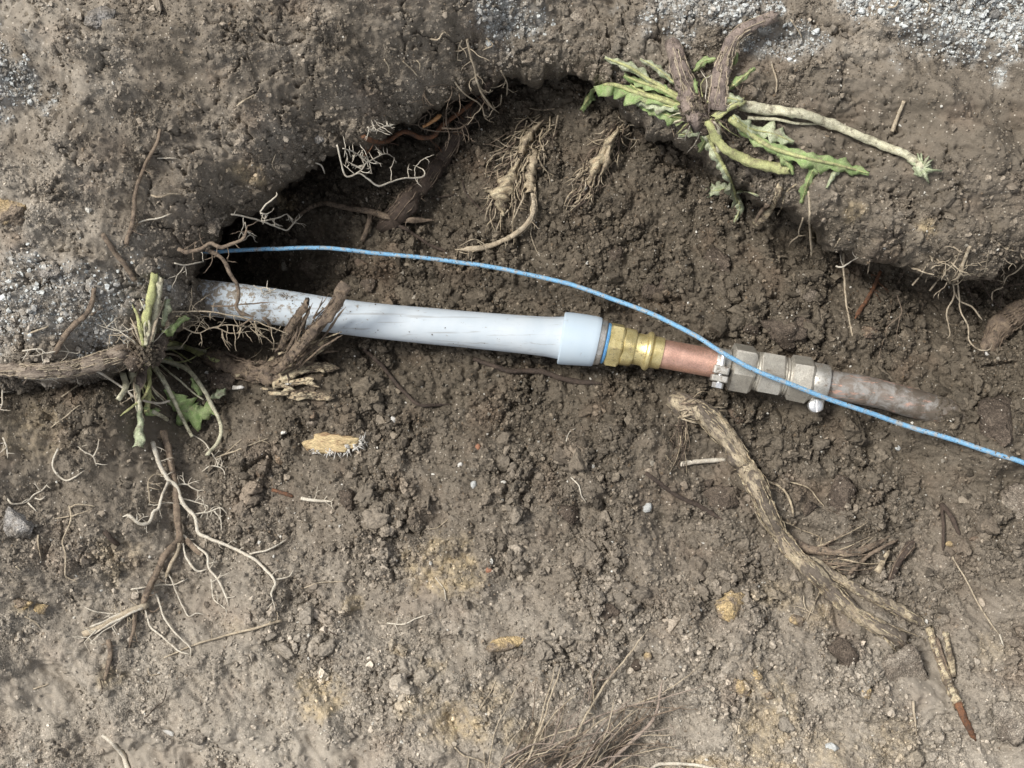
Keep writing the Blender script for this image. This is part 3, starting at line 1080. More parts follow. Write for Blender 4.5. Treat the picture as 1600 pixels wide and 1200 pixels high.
def lump(name, label, cat, px, py, rx, ry, mat, h=.6, seed=1, facet=.9, rot=0.0, sink=.35, rough=.35, group=None):
    """stone or clod resting in the soil at a pixel; radii in px"""
    big = max(rx, ry) > 13
    m = lump_mesh(name, seed, 4 if big else 3, rough, 1.0, facet, .13 if big else .1)
    k = Matrix.Diagonal((rx * S, ry * S, (rx + ry) * .5 * h * S, 1))
    m.transform(k)
    m.shade_smooth()
    m.materials.append(mat)
    o = bpy.data.objects.new(name, m)
    hit, nor = cast(px, py)
    ring = [cast(px + rx * .6 * math.cos(a), py + ry * .6 * math.sin(a))[0].z for a in (0, 1.57, 3.14, 4.71)]
    z = (hit.z + sum(ring)) / 5
    o.rotation_euler = (random.Random(seed).uniform(-.25, .25), random.Random(seed + 1).uniform(-.25, .25), -rot)
    o.location = P(px, py, z + (rx + ry) * .5 * h * S * (1 - 2 * sink))
    COL.objects.link(o)
    return tag(o, label, cat, group)

# ------------------------------------------------------------------ the jointed water pipe
def pipe_plastic():
    m, nt, b = new_mat('pipe_pale_blue_grey')
    vec = coords(nt, 'Object')
    n0 = noise_tex(nt, 60, 5, .6, vec)
    c = mixc(nt, ramp(nt, n0, [(.3, 0.0), (.7, 1.0)]), (.45, .51, .555), (.53, .575, .605))
    # long scuffs along the pipe
    mp = nd(nt, 'ShaderNodeMapping'); mp.inputs['Scale'].default_value = (22, 420, 420); mp.inputs['Rotation'].default_value = (0, 0, math.radians(6))
    nt.links.new(vec, mp.inputs[0])
    n1 = noise_tex(nt, 1.0, 4, .6, mp.outputs[0], .4)
    c = mixc(nt, ramp(nt, n1, [(.58, 0.0), (.66, .6)]), c, (.30, .30, .29))
    n2 = noise_tex(nt, 230, 5, .75, vec, .6)
    sepx = nt.nodes.new('ShaderNodeSeparateXYZ'); nt.links.new(vec, sepx.inputs[0])
    # soil stuck on, thicker towards the buried end
    mud = nt.nodes.new('ShaderNodeMapRange'); mud.inputs['From Min'].default_value = 0.0; mud.inputs['From Max'].default_value = .15
    mud.inputs['To Min'].default_value = .24; mud.inputs['To Max'].default_value = -.01
    nt.links.new(sepx.outputs[0], mud.inputs['Value'])
    add = nt.nodes.new('ShaderNodeMath'); add.operation = 'ADD'
    nt.links.new(n2, add.inputs[0]); nt.links.new(mud.outputs[0], add.inputs[1])
    c = mixc(nt, ramp(nt, add.outputs[0], [(.63, 0.0), (.70, .95)]), c, (.22, .185, .14))
    nt.links.new(c, b.inputs['Base Color'])
    b.inputs['Roughness'].default_value = .6
    b.inputs['Specular IOR Level'].default_value = .28
    bump(nt, b, n2, .25, .0006)
    return m


def old_copper():
    """copper under a grey film, rubbed bright in places"""
    m, nt, b = new_mat('old_copper')
    vec = coords(nt, 'Object')
    n0 = noise_tex(nt, 110, 6, .7, vec, .6)
    c = mixc(nt, ramp(nt, n0, [(.40, 0.0), (.58, 1.0)]), (.235, .195, .16), (.35, .335, .31))
    mp = nd(nt, 'ShaderNodeMapping'); mp.inputs['Scale'].default_value = (60, 330, 330); mp.inputs['Rotation'].default_value = (0, 0, math.radians(14))
    nt.links.new(vec, mp.inputs[0])
    n1 = noise_tex(nt, 1.0, 6, .7, mp.outputs[0], .4)
    c = mixc(nt, ramp(nt, n1, [(.56, 0.0), (.62, .9)]), c, (.62, .36, .27))
    n2 = noise_tex(nt, 150, 6, .75, vec, .4)
    sx = nt.nodes.new('ShaderNodeSeparateXYZ'); nt.links.new(vec, sx.inputs[0])
    mr = nt.nodes.new('ShaderNodeMapRange'); mr.inputs['From Min'].default_value = .44; mr.inputs['From Max'].default_value = .51
    mr.inputs['To Min'].default_value = 0.0; mr.inputs['To Max'].default_value = .24
    nt.links.new(sx.outputs[0], mr.inputs['Value'])
    ad = nt.nodes.new('ShaderNodeMath'); ad.operation = 'ADD'
    nt.links.new(n2, ad.inputs[0]); nt.links.new(mr.outputs[0], ad.inputs[1])
    c = mixc(nt, ramp(nt, ad.outputs[0], [(.50, 0.0), (.68, .95)]), c, (.14, .115, .088))
    nt.links.new(c, b.inputs['Base Color'])
    b.inputs['Metallic'].default_value = .25
    b.inputs['Roughness'].default_value = .55
    bump(nt, b, n2, .5, .0006)
    return m


M_PIPE = pipe_plastic()


def sleeve_plastic():
    m, nt, b = new_mat('sleeve_pale_blue')
    vec = coords(nt, 'Object')
    c = mixc(nt, ramp(nt, noise_tex(nt, 45, 4, .6, vec), [(.35, 0.0), (.65, 1.0)]), (.45, .54, .61), (.49, .57, .63))
    n1 = noise_tex(nt, 260, 5, .7, vec, .3)
    c = mixc(nt, ramp(nt, n1, [(.62, 0.0), (.70, .5)]), c, (.30, .30, .29))
    nt.links.new(c, b.inputs['Base Color'])
    b.inputs['Roughness'].default_value = .58
    b.inputs['Specular IOR Level'].default_value = .3
    return m


M_SLEEVE = sleeve_plastic()
M_NICKEL = metal_material('dull_nickel', (.62, .60, .56), (.45, .43, .39), (.2, .17, .13), .75, .36)
M_BLUESEAL = organic_material('blue_seal', (.10, .32, .66), (.2, .45, .72), dirt=(.3, .28, .22), dirt_amt=.5, scale=500, thr=.55, rough=.5)
M_BRASS = metal_material('scratched_brass', (.78, .66, .34), (.58, .47, .2), (.20, .16, .085), .7, .36, 150, .40, .66, .55, .66)
M_COPPER = metal_material('bright_copper', (.76, .47, .36), (.58, .34, .26), (.26, .16, .11), .7, .38, 90, .42, .70, .57, .68)
M_OLD = old_copper()
M_COUPL = metal_material('tarnished_brass_coupling', (.56, .53, .455), (.40, .37, .315), (.17, .145, .115), .6, .42, 140, .4, .65, .56, .70, .0005)
M_BAND = metal_material('galvanised_band', (.60, .58, .53), (.42, .40, .35), (.17, .14, .11), .65, .42, 150, .42, .6, .52, .64)
M_STEEL = metal_material('plated_steel', (.86, .86, .85), (.66, .66, .65), (.3, .27, .23), .8, .30, 200, .5, .8, .64, .72)


def pipe_z(px):
    return float(np.interp(px, [200, 420, 880, 1300, 1420, 1470, 1520, 1560], [-.012, -.004, .0, -.001, -.003, -.005, -.011, -.020]))


AX = [(200, 448), (290, 461), (400, 475), (560, 498), (700, 512), (870, 527.5), (935, 534.5), (1034, 552.5), (1112, 567), (1200, 583), (1296, 600.5), (1360, 612), (1420, 628), (1480, 646), (1550, 672)]
AXD = catmull(AX, 400)


def ax_pt(px):
    py = float(np.interp(px, AXD[:, 0], AXD[:, 1]))
    return P(px, py, pipe_z(px))


def ax_frame(px):
    t = (ax_pt(px + 6) - ax_pt(px - 6)).normalized()
    s = t.cross(Vector((0, 0, 1))).normalized()
    return t, s, s.cross(t)


def revolve(profile, sides=48, hexa=None, tilt=0.0, turn=0.0):
    """profile: list of (px along axis, radius px); hexa: list of bool marks rings that are hexagonal"""
    vs, fs = [], []
    n = len(profile)
    for i, (px, r) in enumerate(profile):
        c = ax_pt(px); t, s, u = ax_frame(px)
        for k in range(sides):
            a = 2 * math.pi * k / sides + turn
            rr = r * S
            if hexa and hexa[i]:
                q = (a - turn) % (math.pi / 3) - math.pi / 6
                rr = r * S * min(math.cos(math.pi / 6) / math.cos(q) * 1.0, hexa[i])
            vs.append(c + s * (math.cos(a) * rr) + u * (math.sin(a) * rr) + t * (tilt * math.cos(a) * rr))
    for i in range(n - 1):
        for k in range(sides):
            k2 = (k + 1) % sides
            fs.append((i * sides + k, (i + 1) * sides + k, (i + 1) * sides + k2, i * sides + k2))
    fs.append(tuple(range(sides)))
    fs.append(tuple(range(n * sides - 1, (n - 1) * sides - 1, -1)))
    return vs, fs


base = ax_pt(250)
pipe = thing('water_pipe', 'pale blue-grey plastic water pipe joined through brass and copper fittings', 'pipe', base)


def pp(name, profile, mat, parent=None, smooth=True, label=None, **kw):
    v, f = revolve(profile, **kw)
    o = link_mesh(name, v, f, mat, parent or pipe, base, smooth)
    if parent is not None:
        pass
    if label:
        o['label'] = label
    o.data.set_sharp_from_angle(angle=math.radians(28))
    return o


# pale plastic pipe, swelling into its sleeve
pp('plastic_pipe', [(215, 27.5)] + [(x, 28 + .6 * math.sin(x * .02)) for x in range(230, 720, 12)] + [(720, 28.5), (760, 29), (800, 29.6), (830, 30.2), (855, 31.2), (872, 33), (880, 34)], M_PIPE, label='long pale blue-grey plastic pipe, muddy at the buried end')
pp('sleeve', [(876, 30), (876.5, 39.5), (878, 41), (884, 41.3), (905, 40.6), (925, 39.6), (931, 39), (933, 38), (933.5, 30)], M_SLEEVE, tilt=-.06, label='smooth pale blue plastic sleeve')
pp('insert_collar', [(931, 20), (931.5, 35.2), (933, 36), (941.5, 35.2), (943, 34), (943.5, 28)], M_NICKEL, tilt=-.06)
pp('blue_seal', [(942, 26), (943.5, 31.5), (946, 32.5), (948.5, 31.5), (950, 26)], M_BLUESEAL, tilt=-.05)
H1 = [0, 1.02, 1.02, 1.02, 1.02, 0]
pp('brass_nut', [(948.5, 26), (949, 34), (951.5, 36.5), (968, 36), (971, 34), (971.5, 28)], M_BRASS, hexa=[0, .95, 1.0, 1.0, .95, 0], sides=72, turn=.35, tilt=-.04)
pp('brass_collar', [(970.5, 26), (971, 32), (973, 33.2), (987.5, 32.6), (990, 31.4), (990.5, 26)], M_BRASS, hexa=[0, .9, .92, .92, .9, 0], sides=72, turn=.6, tilt=-.03)
pp('brass_socket', [(988, 20), (990, 24.5), (994, 25), (1004, 25), (1007, 26.5), (1009, 29.6), (1012, 31), (1015, 30.6), (1017, 28), (1019, 25.2), (1030, 25.3), (1033.5, 25), (1034, 23.6), (1034.3, 20)], M_BRASS, tilt=-.03)
pp('copper_pipe', [(1030, 22.4)] + [(x, 22.6) for x in range(1034, 1121, 6)] + [(1124, 22.6)], M_COPPER, label='short length of bright copper pipe')
pp('coupling_nut', [(1139, 22), (1139.5, 33), (1143, 38.5), (1172, 38.5), (1176, 36), (1177, 30)], M_COUPL, hexa=[0, .93, 1.0, 1.0, .96, 0], sides=72, turn=.22)
pp('coupling_thread', [(1174, 28)] + [(1176 + k * 2.2, 29 + (k % 2) * 1.6) for k in range(5)] + [(1188, 28)], M_COUPL)
pp('coupling_body', [(1183, 24), (1183.5, 33.5), (1186, 35.5), (1218, 35.5), (1221, 33.5), (1221.5, 28)], M_COUPL, hexa=[0, .95, 1.0, 1.0, .95, 0], sides=72, turn=.48)
pp('coupling_thread', [(1219, 27)] + [(1221 + k * 2.2, 28.5 + (k % 2) * 1.6) for k in range(6)] + [(1236, 27)], M_COUPL)
pp('coupling_nut', [(1231, 24), (1231.5, 33), (1234, 36), (1262, 37), (1266, 34), (1267, 25)], M_COUPL, hexa=[0, .94, 1.0, 1.0, .94, 0], sides=72, turn=.1)
op = pp('old_copper_pipe', [(1262, 22.4)] + [(x, 22.8 + .4 * math.sin(x * .09)) for x in range(1270, 1500, 8)] + [(1510, 22), (1530, 21), (1548, 19)], M_OLD, label='stained old copper pipe running into the soil')
# earth clamp beside the coupling, with its bolt on top
band = pp('pipe_clamp', [(1116, 22.8), (1116.2, 25.4), (1117, 25.8), (1137, 25.8), (1138, 25.4), (1138.2, 22.8)], M_BAND, label='metal clamp band with bolt and nuts')


def boxv(c, ex, ey, ez, hx, hy, hz, bev=.18):
    """box with chamfered edges"""
    vs = []
    for sz, k in ((-1, 1 - bev), (-1 + bev, 1), (1 - bev, 1), (1, 1 - bev)):
        for a, b_ in ((-1, -1 + bev), (-1 + bev, -1), (1 - bev, -1), (1, -1 + bev), (1, 1 - bev), (1 - bev, 1), (-1 + bev, 1), (-1, 1 - bev)):
            vs.append(c + ex * (a * hx * k) + ey * (b_ * hy * k) + ez * (sz * hz))
    fs = [tuple(range(7, -1, -1)), tuple(range(24, 32))]
    for i in range(3):
        for j in range(8):
            j2 = (j + 1) % 8
            fs.append((i * 8 + j, i * 8 + j2, (i + 1) * 8 + j2, (i + 1) * 8 + j))
    return vs, fs


def rod(a, b, r, sides=16, hexed=False, thread=0):
    n = 2 + (thread * 2 if thread else 0)
    pts = [a + (b - a) * (i / (n - 1)) for i in range(n)]
    rr = [r * (1 + (.14 if (thread and i % 2) else 0)) for i in range(n)]
    return tube(pts, rr, 6 if hexed else sides, 0)


t, s, u = ax_frame(1127)
zc = pipe_z(1127)
up3 = Vector((0, 0, 1))
q = lambda px, py, z: P(px, py, z)
ds = (q(1120, 600, .012) - q(1130, 550, .012)).normalized()     # the bolt runs across the pipe
dt = ds.cross(up3).normalized()
bolt = link_mesh('clamp_bolt', *rod(q(1131, 553, .0135), q(1122, 603, .0125), 3.6 * S * 1.0, 18, thread=12), M_STEEL, band, base)
link_mesh('clamp_nut', *boxv(q(1126.5, 578, .013), ds, dt, up3, 6.5 * S, 11.5 * S, 9 * S), M_BAND, band, base, False)
link_mesh('clamp_lug', *boxv(q(1123.5, 591.5, .0115), ds, dt, up3, 5.2 * S, 12.5 * S, 11 * S), M_BAND, band, base, False)
link_mesh('clamp_bolt_head', *rod(q(1122, 598, .0125), q(1120.5, 606, .0125), 9 * S, 6, True), M_STEEL, band, base, False)
# plain band on the old pipe, slotted screw standing up beside it
band2 = pp('pipe_clamp', [(1266, 22.8), (1266.4, 29), (1268, 29.8), (1289, 29.8), (1291, 29), (1291.3, 22.8)], M_BAND, label='dull metal band beside a slotted screw')
link_mesh('clamp_lug', *boxv(q(1276, 628, .001), Vector((1, -.16, 0)).normalized(), Vector((.16, 1, 0)).normalized(), up3, 10.5 * S, 12 * S, 8 * S), M_BAND, band2, base, False)
sc0 = q(1274.5, 634, .0055)


def screw_head(c, r):
    prof = [(-.9, 1.0), (.25, 1.0), (.6, .93), (.85, .75), (1.0, .4)]
    parts = []
    for sg in (-1, 1):                                    # two halves either side of the slot
        vs, fs = [], []
        K = 14
        for z, k in prof:
            for j in range(K + 1):
                a = math.pi * j / K
                x = max(math.sin(a) * r * k, 0) + r * .12
                y = math.cos(a) * r * k
                vs.append(c + Vector((sg * x, y, z * r * .55)))
        m = K + 1
        for i in range(len(prof) - 1):
            for j in range(m):
                j2 = (j + 1) % m
                fs.append((i * m + j, i * m + j2, (i + 1) * m + j2, (i + 1) * m + j))
        fs.append(tuple(range((len(prof) - 1) * m, len(prof) * m)))
        parts.append((vs, fs))
    parts.append(tube([c + Vector((0, 0, -r * 1.2)), c + Vector((0, 0, r * .2))], [r * .95] * 2, 24, 0))
    return join(parts)


link_mesh('clamp_screw', *screw_head(sc0, 10.5 * S), M_STEEL, band2, base, False)

# ------------------------------------------------------------------ blue tracer cable lying over the coupling
M_CABLE = organic_material('cable_blue', (.14, .33, .54), (.23, .44, .62), dirt=(.36, .36, .34), dirt_amt=.9, scale=480, thr=.49, soft=.12, rough=.45, bump_d=.0002)
CB = [(250, 398, -.012), (330, 393, -.014), (420, 389, -.015), (500, 388, -.016), (600, 396.5, -.016), (700, 407, -.014), (800, 424, -.010), (900, 447, -.004), (1000, 483, .005), (1080, 521, .013),
      (1122, 548, .0175), (1170, 573, .0185), (1230, 598, .018), (1300, 625, .0155), (1400, 660, .011), (1500, 690, .015), (1560, 710, .0185), (1600, 724, .020), (1700, 765, .022), (1800, 810, .026)]
cb = catmull(CB, 260)
kink = lambda i, k: .35 * math.sin(i * .31 + k) + .15 * math.sin(i * .83 + 2 * k) + .5 * math.sin(i * .13 + 3 * k)
cp = [P(a + kink(i, 1), b_ + kink(i, 4), z + .0003 * kink(i, 7)) for i, (a, b_, z) in enumerate(cb)]
v, f = tube(cp, [3.6 * S * (1 + .12 * (a - 900) / 700) for a in cb[:, 0]], 12, .01)
o = link_mesh('cable', v, f, M_CABLE, None, cp[0])
o.location = cp[0]
tag(o, 'thin blue cable curving through the pit and crossing over the metal coupling', 'cable')

# ------------------------------------------------------------------ uprooted weed on the bank, crown of leaves hanging over the edge
def part(t, base, name, vf, mat, parent=None, label=None, smooth=True, thick=0):
    o = link_mesh(name, vf[0], vf[1], mat, parent or t, base, smooth)
    if label:
        o['label'] = label
    if thick:
        solid(o, thick)
    return o


def stalk(pts, r0, r1, seed, **kw):
    kw.setdefault('wig', .3)
    kw.setdefault('tip', False)
    return strand(pts, r0, r1, seed=seed, **kw)[0]


def lumpy(px, py, z, rx, ry, rz, seed, sub=3, rough=.4):
    m = lump_mesh('tmp', seed, sub, rough, 1.0, .3, .14)
    c = P(px, py, z)
    vs = [c + Vector((v.co.x * rx * S, v.co.y * ry * S, v.co.z * rz * S)) for v in m.vertices]
    fs = [tuple(p.vertices) for p in m.polygons]
    bpy.data.meshes.remove(m)
    return vs, fs


b0 = cast(1095, 165)[0]
w = thing('uprooted_weed', 'uprooted green weed with cut brown root stubs and toothed leaves on the bank edge', 'weed', b0)
part(w, b0, 'crown', lumpy(1098, 172, b0.z + .009, 34, 28, 24, 71, 4, rough=.7), M_CLOD)
o = part(w, b0, 'root_stub', stalk([(1052, 72, 4), (1060, 105, 6), (1074, 145, 10), (1090, 182, 12)], 11, 16, 72, wig=.8), M_STUB, label='thick dark cut root stub')
o = part(w, b0, 'root_stub', stalk([(1207, 28, 3), (1180, 38, 6), (1150, 54, 10), (1134, 90, 12), (1126, 130, 14), (1122, 165, 12)], 8, 13, 73, wig=.6), M_STUB, label='bent brown root stub reaching over the grit')
# (leaf path, half widths, rib radii, options)
LA = [([(1074, 168, 10), (1030, 155, 10), (1000, 146, 9), (955, 132, 9), (928, 142, 8), (908, 172, 6)], [7, 16, 19, 17, 18, 9], (5, 3), dict(one_sided=-1, teeth=8), M_LEAF, 'long arched leaf with a pale rib'),
      ([(1062, 150, 9), (1020, 128, 9), (985, 106, 8), (945, 90, 6)], [5, 8, 9, 4], (4.5, 2), dict(teeth=6), M_LEAFP, None),
      ([(1060, 160, 8), (1010, 146, 7), (985, 132, 6)], [6, 9, 4], (5, 2.5), dict(teeth=4), M_LEAF, None),
      ([(1085, 185, 9), (1050, 182, 7), (1015, 168, 5), (990, 156, 4)], [7, 15, 14, 5], (3, 1.5), dict(teeth=7), M_LEAF, 'crumpled green leaf below the root stub'),
      ([(1096, 190, 10), (1112, 225, 8), (1132, 262, 8), (1145, 292, 8), (1152, 318, 6)], [6, 14, 12, 17, 9], (4.5, 2.5), dict(teeth=8, one_sided=1, mode='hang'), M_LEAFP, 'leaf hanging down into the pit'),
      ([(1146, 290, 3), (1120, 298, 2), (1098, 297, 0)], [5, 15, 4], (1.5, .8), dict(teeth=3), M_LEAFP, None),
      ([(1148, 300, 3), (1156, 325, 1), (1146, 350, 0)], [8, 11, 2], (2.2, 1.2), dict(teeth=3), M_LEAFP, None),
      ([(1150, 300, 4), (1170, 300, 3), (1186, 306, 2)], [4, 5, 1], (1.2, .6), dict(teeth=2), M_LEAFP, None),
      ([(1140, 185, 10), (1175, 212, 10), (1210, 232, 9), (1255, 246, 8), (1310, 258, 7), (1357, 271, 5)], [4, 10, 12, 17, 14, 3], (5.5, 1.8), dict(teeth=9), M_LEAF, 'fresh green toothed leaf lying on the smooth bank'),
      ([(1275, 256, 4), (1262, 285, 2), (1252, 318, 0)], [12, 9, 2], (1.5, .8), dict(teeth=3), M_LEAF, None),
      ([(1310, 262, 4), (1300, 278, 2), (1292, 294, 1)], [6, 5, 2], (1.2, .6), dict(teeth=3), M_LEAFP, None),
      ([(1128, 145, 10), (1150, 130, 10), (1178, 106, 8)], [4, 7, 3], (3.5, 1.5), dict(teeth=3), M_LEAF, None),
      ([(1118, 92, 9), (1100, 96, 7), (1084, 112, 5)], [3, 8, 2], (1.2, .7), dict(teeth=3), M_LEAF, None),
      ([(1140, 70, 10), (1150, 85, 8), (1148, 102, 6)], [3, 7, 2], (1.2, .7), dict(teeth=3), M_LEAF, None),
      ([(1075, 172, 11), (1040, 165, 10), (1005, 158, 8), (975, 158, 6)], [7, 13, 12, 4], (3, 1.5), dict(teeth=6), M_LEAFP, None),
      ([(1068, 160, 11), (1035, 140, 11), (1000, 128, 9), (975, 118, 7)], [5, 9, 10, 4], (4, 2), dict(teeth=6), M_LEAF, None),
      ([(1055, 130, 9), (1025, 105, 8), (1000, 92, 7)], [4, 8, 3], (3, 1.4), dict(teeth=4), M_LEAFP, None),
      ([(1100, 190, 10), (1085, 205, 8), (1060, 212, 5)], [5, 10, 3], (2, 1), dict(teeth=4), M_LEAFP, None),
      ([(1120, 195, 9), (1105, 215, 7), (1092, 238, 4)], [4, 8, 3], (2, 1), dict(teeth=4), M_LEAF, None),
      ([(1145, 180, 12), (1170, 200, 11), (1205, 208, 9), (1240, 222, 7)], [5, 12, 13, 5], (3, 1.5), dict(teeth=6), M_LEAFP, None),
      ([(1215, 238, 8), (1232, 256, 6), (1240, 272, 4)], [6, 9, 2], (1.5, .8), dict(teeth=3), M_LEAF, None),
      ([(1105, 160, 14), (1130, 152, 15), (1160, 158, 13)], [5, 11, 6], (3, 1.5), dict(teeth=4), M_LEAFP, None)]
for k, (pts, wd, rr, opt, mat, lab) in enumerate(LA):
    mode = opt.get('mode', 'lie')
    lf = part(w, b0, 'leaf', leaf_blade(pts, wd, seed=400 + k, lift=1.2, **opt), mat, label=lab, thick=.00022)
    part(w, b0, 'leaf_rib', stalk([(p[0], p[1], (p[2] if len(p) > 2 else 0) + 1.2) for p in pts], rr[0] * .75, rr[1] * .8, 400 + k, wig=.2, mode=mode, tip=True), M_STALK, lf)
part(w, b0, 'stalk', stalk([(1108, 192, 10), (1128, 228, 9), (1162, 248, 8), (1190, 258, 7), (1228, 264, 5)], 7, 8, 441, bark=0), M_STALK, label='thick yellow-green leaf stalk broken short')
part(w, b0, 'stalk', stalk([(1122, 192, 11), (1122, 212, 9), (1124, 232, 7)], 5, 5, 442), M_STALKP)
part(w, b0, 'stalk', stalk([(1090, 190, 10), (1070, 188, 9), (1050, 192, 7)], 4, 2, 443), M_STALKP)
part(w, b0, 'stalk', stalk([(1160, 158, 11), (1140, 168, 12), (1120, 182, 12)], 5, 6, 445), M_STALK)
part(w, b0, 'stalk', stalk([(1168, 184, 5), (1210, 186, 5), (1240, 192, 4), (1280, 194, 2)], 3, 1.5, 446), M_STALKP)
fs_ = part(w, b0, 'flower_stalk', stalk([(1164, 166, 6), (1210, 172, 7), (1250, 178, 7), (1290, 190, 6.5), (1330, 206, 6), (1380, 228, 5), (1415, 242, 4.5), (1440, 262, 4)], 7.2, 5.4, 444, step=5, bark=0), M_STALKP, label='long pale flower stalk lying across the bank')
bud = part(w, b0, 'flower_bud', lumpy(1441, 265, cast(1441, 265)[0].z + .003, 14, 11, 11, 81, rough=.5), M_LEAFP, fs_)
br = []
r_ = random.Random(5)
for k in range(18):
    a = r_.uniform(-1.2, 2.6)
    L = r_.uniform(12, 32)
    br.append(leaf_blade([(1441, 264, 4), (1441 + L * .6 * math.cos(a), 264 - L * .5 * math.sin(a), 5), (1441 + L * math.cos(a), 264 - L * .8 * math.sin(a), 2)], [3, 2.4, .6], seed=500 + k, teeth=2, lift=1))
part(w, b0, 'bracts', join(br), M_LEAFP, fs_, thick=.00022)

r_ = random.Random(62)
for k in range(22):
    an = r_.uniform(0, 6.28)
    L = r_.uniform(18, 60)
    x, y = 1098 + 24 * math.cos(an), 172 + 18 * math.sin(an)
    part(w, b0, 'side_root', stalk([(x, y, 14), (x + L * .5 * math.cos(an), y + L * .5 * math.sin(an), 13), (x + L * math.cos(an + r_.uniform(-.6, .6)), y + L * math.sin(an + r_.uniform(-.6, .6)), 4)], r_.uniform(.9, 2.2), .8, 1570 + k, tip=True, wig=.9, rootlets=r_.choice((0, 1))), r_.choice((M_WHITE, M_STALKP, M_MID, M_STALK)))
for k in range(14):                       # small torn leaf scraps
    an = r_.uniform(1.6, 6.6)
    L = r_.uniform(20, 42)
    x, y = 1098 + r_.uniform(16, 40) * math.cos(an), 172 + r_.uniform(10, 26) * math.sin(an)
    part(w, b0, 'leaf', leaf_blade([(x, y, 12), (x + L * .5 * math.cos(an), y + L * .4 * math.sin(an), 11), (x + L * math.cos(an), y + L * .8 * math.sin(an), 6)], [3, r_.uniform(5, 10), 2], seed=1600 + k, teeth=4), r_.choice((M_LEAF, M_LEAFP, M_LEAFP)), thick=.00022)

# ------------------------------------------------------------------ uprooted weed with a pale tap root at the mouth of the hollow
b1 = cast(225, 550)[0]
w = thing('uprooted_weed', 'muddy uprooted weed with long tap root beside the buried end of the pipe', 'weed', b1)
part(w, b1, 'crown', lumpy(224, 548, b1.z + .012, 27, 30, 22, 91, 4, rough=.8), M_CLOD)
part(w, b1, 'tap_root', stalk([(-40, 576, 3), (30, 579, 4), (80, 580, 4), (130, 572, 5), (175, 558, 6), (225, 546, 7)], 9, 13.5, 92, wig=.7, rootlets=10), organic_material('tap_root_skin', (.44, .37, .29), (.30, .24, .19), dirt=(.14, .11, .09), dirt_amt=.85, scale=420, thr=.46, soft=.14, bump_d=.0013, stretch=(3, .3)), label='thick brown tap root running out of view')
ST = [([(222, 540, 9), (228, 500, 9), (236, 462, 7), (240, 432, 5)], 5.5, 6, M_STALK), ([(233, 540, 9), (240, 500, 9), (246, 465, 7), (250, 436, 5)], 5, 5.5, M_STALKP),
      ([(232, 540, 10), (262, 536, 10), (285, 540, 10), (310, 552, 9), (354, 571, 7)], 5, 3.2, M_STALK), ([(240, 545, 8), (285, 543, 8), (322, 550, 6)], 4, 3, M_STALKP),
      ([(238, 560, 9), (262, 566, 9), (290, 575, 9), (312, 600, 10), (332, 634, 10), (345, 665, 9), (341, 690, 8), (325, 709, 7)], 4.5, 2.8, M_STALKP),
      ([(236, 566, 9), (252, 590, 9), (268, 618, 9), (284, 652, 9), (300, 682, 7)], 4.5, 2.6, M_STALKP), ([(205, 584, 8), (213, 612, 8), (218, 640, 8)], 5.5, 5, M_STALKP),
      ([(192, 586, 8), (196, 604, 8), (186, 624, 6)], 5, 4, M_STALKP), ([(230, 570, 7), (232, 605, 7), (230, 642, 5)], 5, 4, M_STALK), ([(246, 566, 6), (275, 590, 7), (300, 612, 7), (318, 624, 6)], 2.5, 1.8, M_STALKP),
      ([(238, 642, 6), (248, 648, 6), (262, 656, 5)], 3.5, 3, M_STALKP), ([(226, 566, 8), (222, 590, 9), (215, 604, 8)], 9, 8, M_STUB)]
for k, (pts, r0, r1, m) in enumerate(ST):
    part(w, b1, 'stalk', stalk(pts, r0, r1, 600 + k, bark=0), m)
LB = [([(214, 628, 8), (219, 655, 8), (216, 697, 7)], [3, 8, 9], dict(teeth=3), M_LEAFP, 'pale cut leaf pointing down'),
      ([(258, 608, 8), (282, 634, 7), (305, 645, 6), (332, 640, 5)], [6, 22, 24, 10], dict(teeth=6), M_LEAF, 'crumpled green leaf'),
      ([(250, 530, 8), (270, 512, 7), (292, 494, 6)], [5, 8, 5], dict(teeth=3), M_LEAF, None), ([(255, 510, 7), (258, 490, 7), (262, 468, 6)], [4, 8, 4], dict(teeth=3), M_LEAFP, None),
      ([(330, 622, 6), (342, 616, 5), (352, 606, 4)], [4, 9, 3], dict(teeth=3), M_LEAFP, None), ([(225, 636, 6), (236, 645, 5), (250, 640, 4)], [4, 8, 3], dict(teeth=3), M_LEAF, None),
      ([(300, 590, 8), (306, 605, 7), (312, 618, 6)], [3, 7, 3], dict(teeth=3), M_LEAF, None), ([(245, 556, 7), (262, 562, 7), (280, 575, 6)], [3, 7, 3], dict(teeth=3), M_LEAFP, None)]
for k, (pts, wd, opt, mat, lab) in enumerate(LB):
    part(w, b1, 'leaf', leaf_blade(pts, wd, seed=640 + k, lift=1.2, **opt), mat, label=lab, thick=.00022)
part(w, b1, 'side_root', stalk([(-20, 580, 3), (70, 592, 4), (140, 578, 6), (180, 598, 8), (214, 622, 9), (245, 630, 9), (265, 626, 8)], 2.5, 2.5, 660, rootlets=8), M_WHITE)
part(w, b1, 'side_root', stalk([(228, 520, 6), (212, 512, 5), (190, 518, 5), (160, 510, 4), (150, 505, 3)], 2, 1, 661, tip=True, rootlets=6), M_WHITE)
part(w, b1, 'side_root', stalk([(35, 548, 3), (62, 545, 3), (72, 552, 3), (95, 548, 3), (122, 552, 3), (124, 543, 3)], 1.6, 1, 662, tip=True, rootlets=6), M_WHITE)

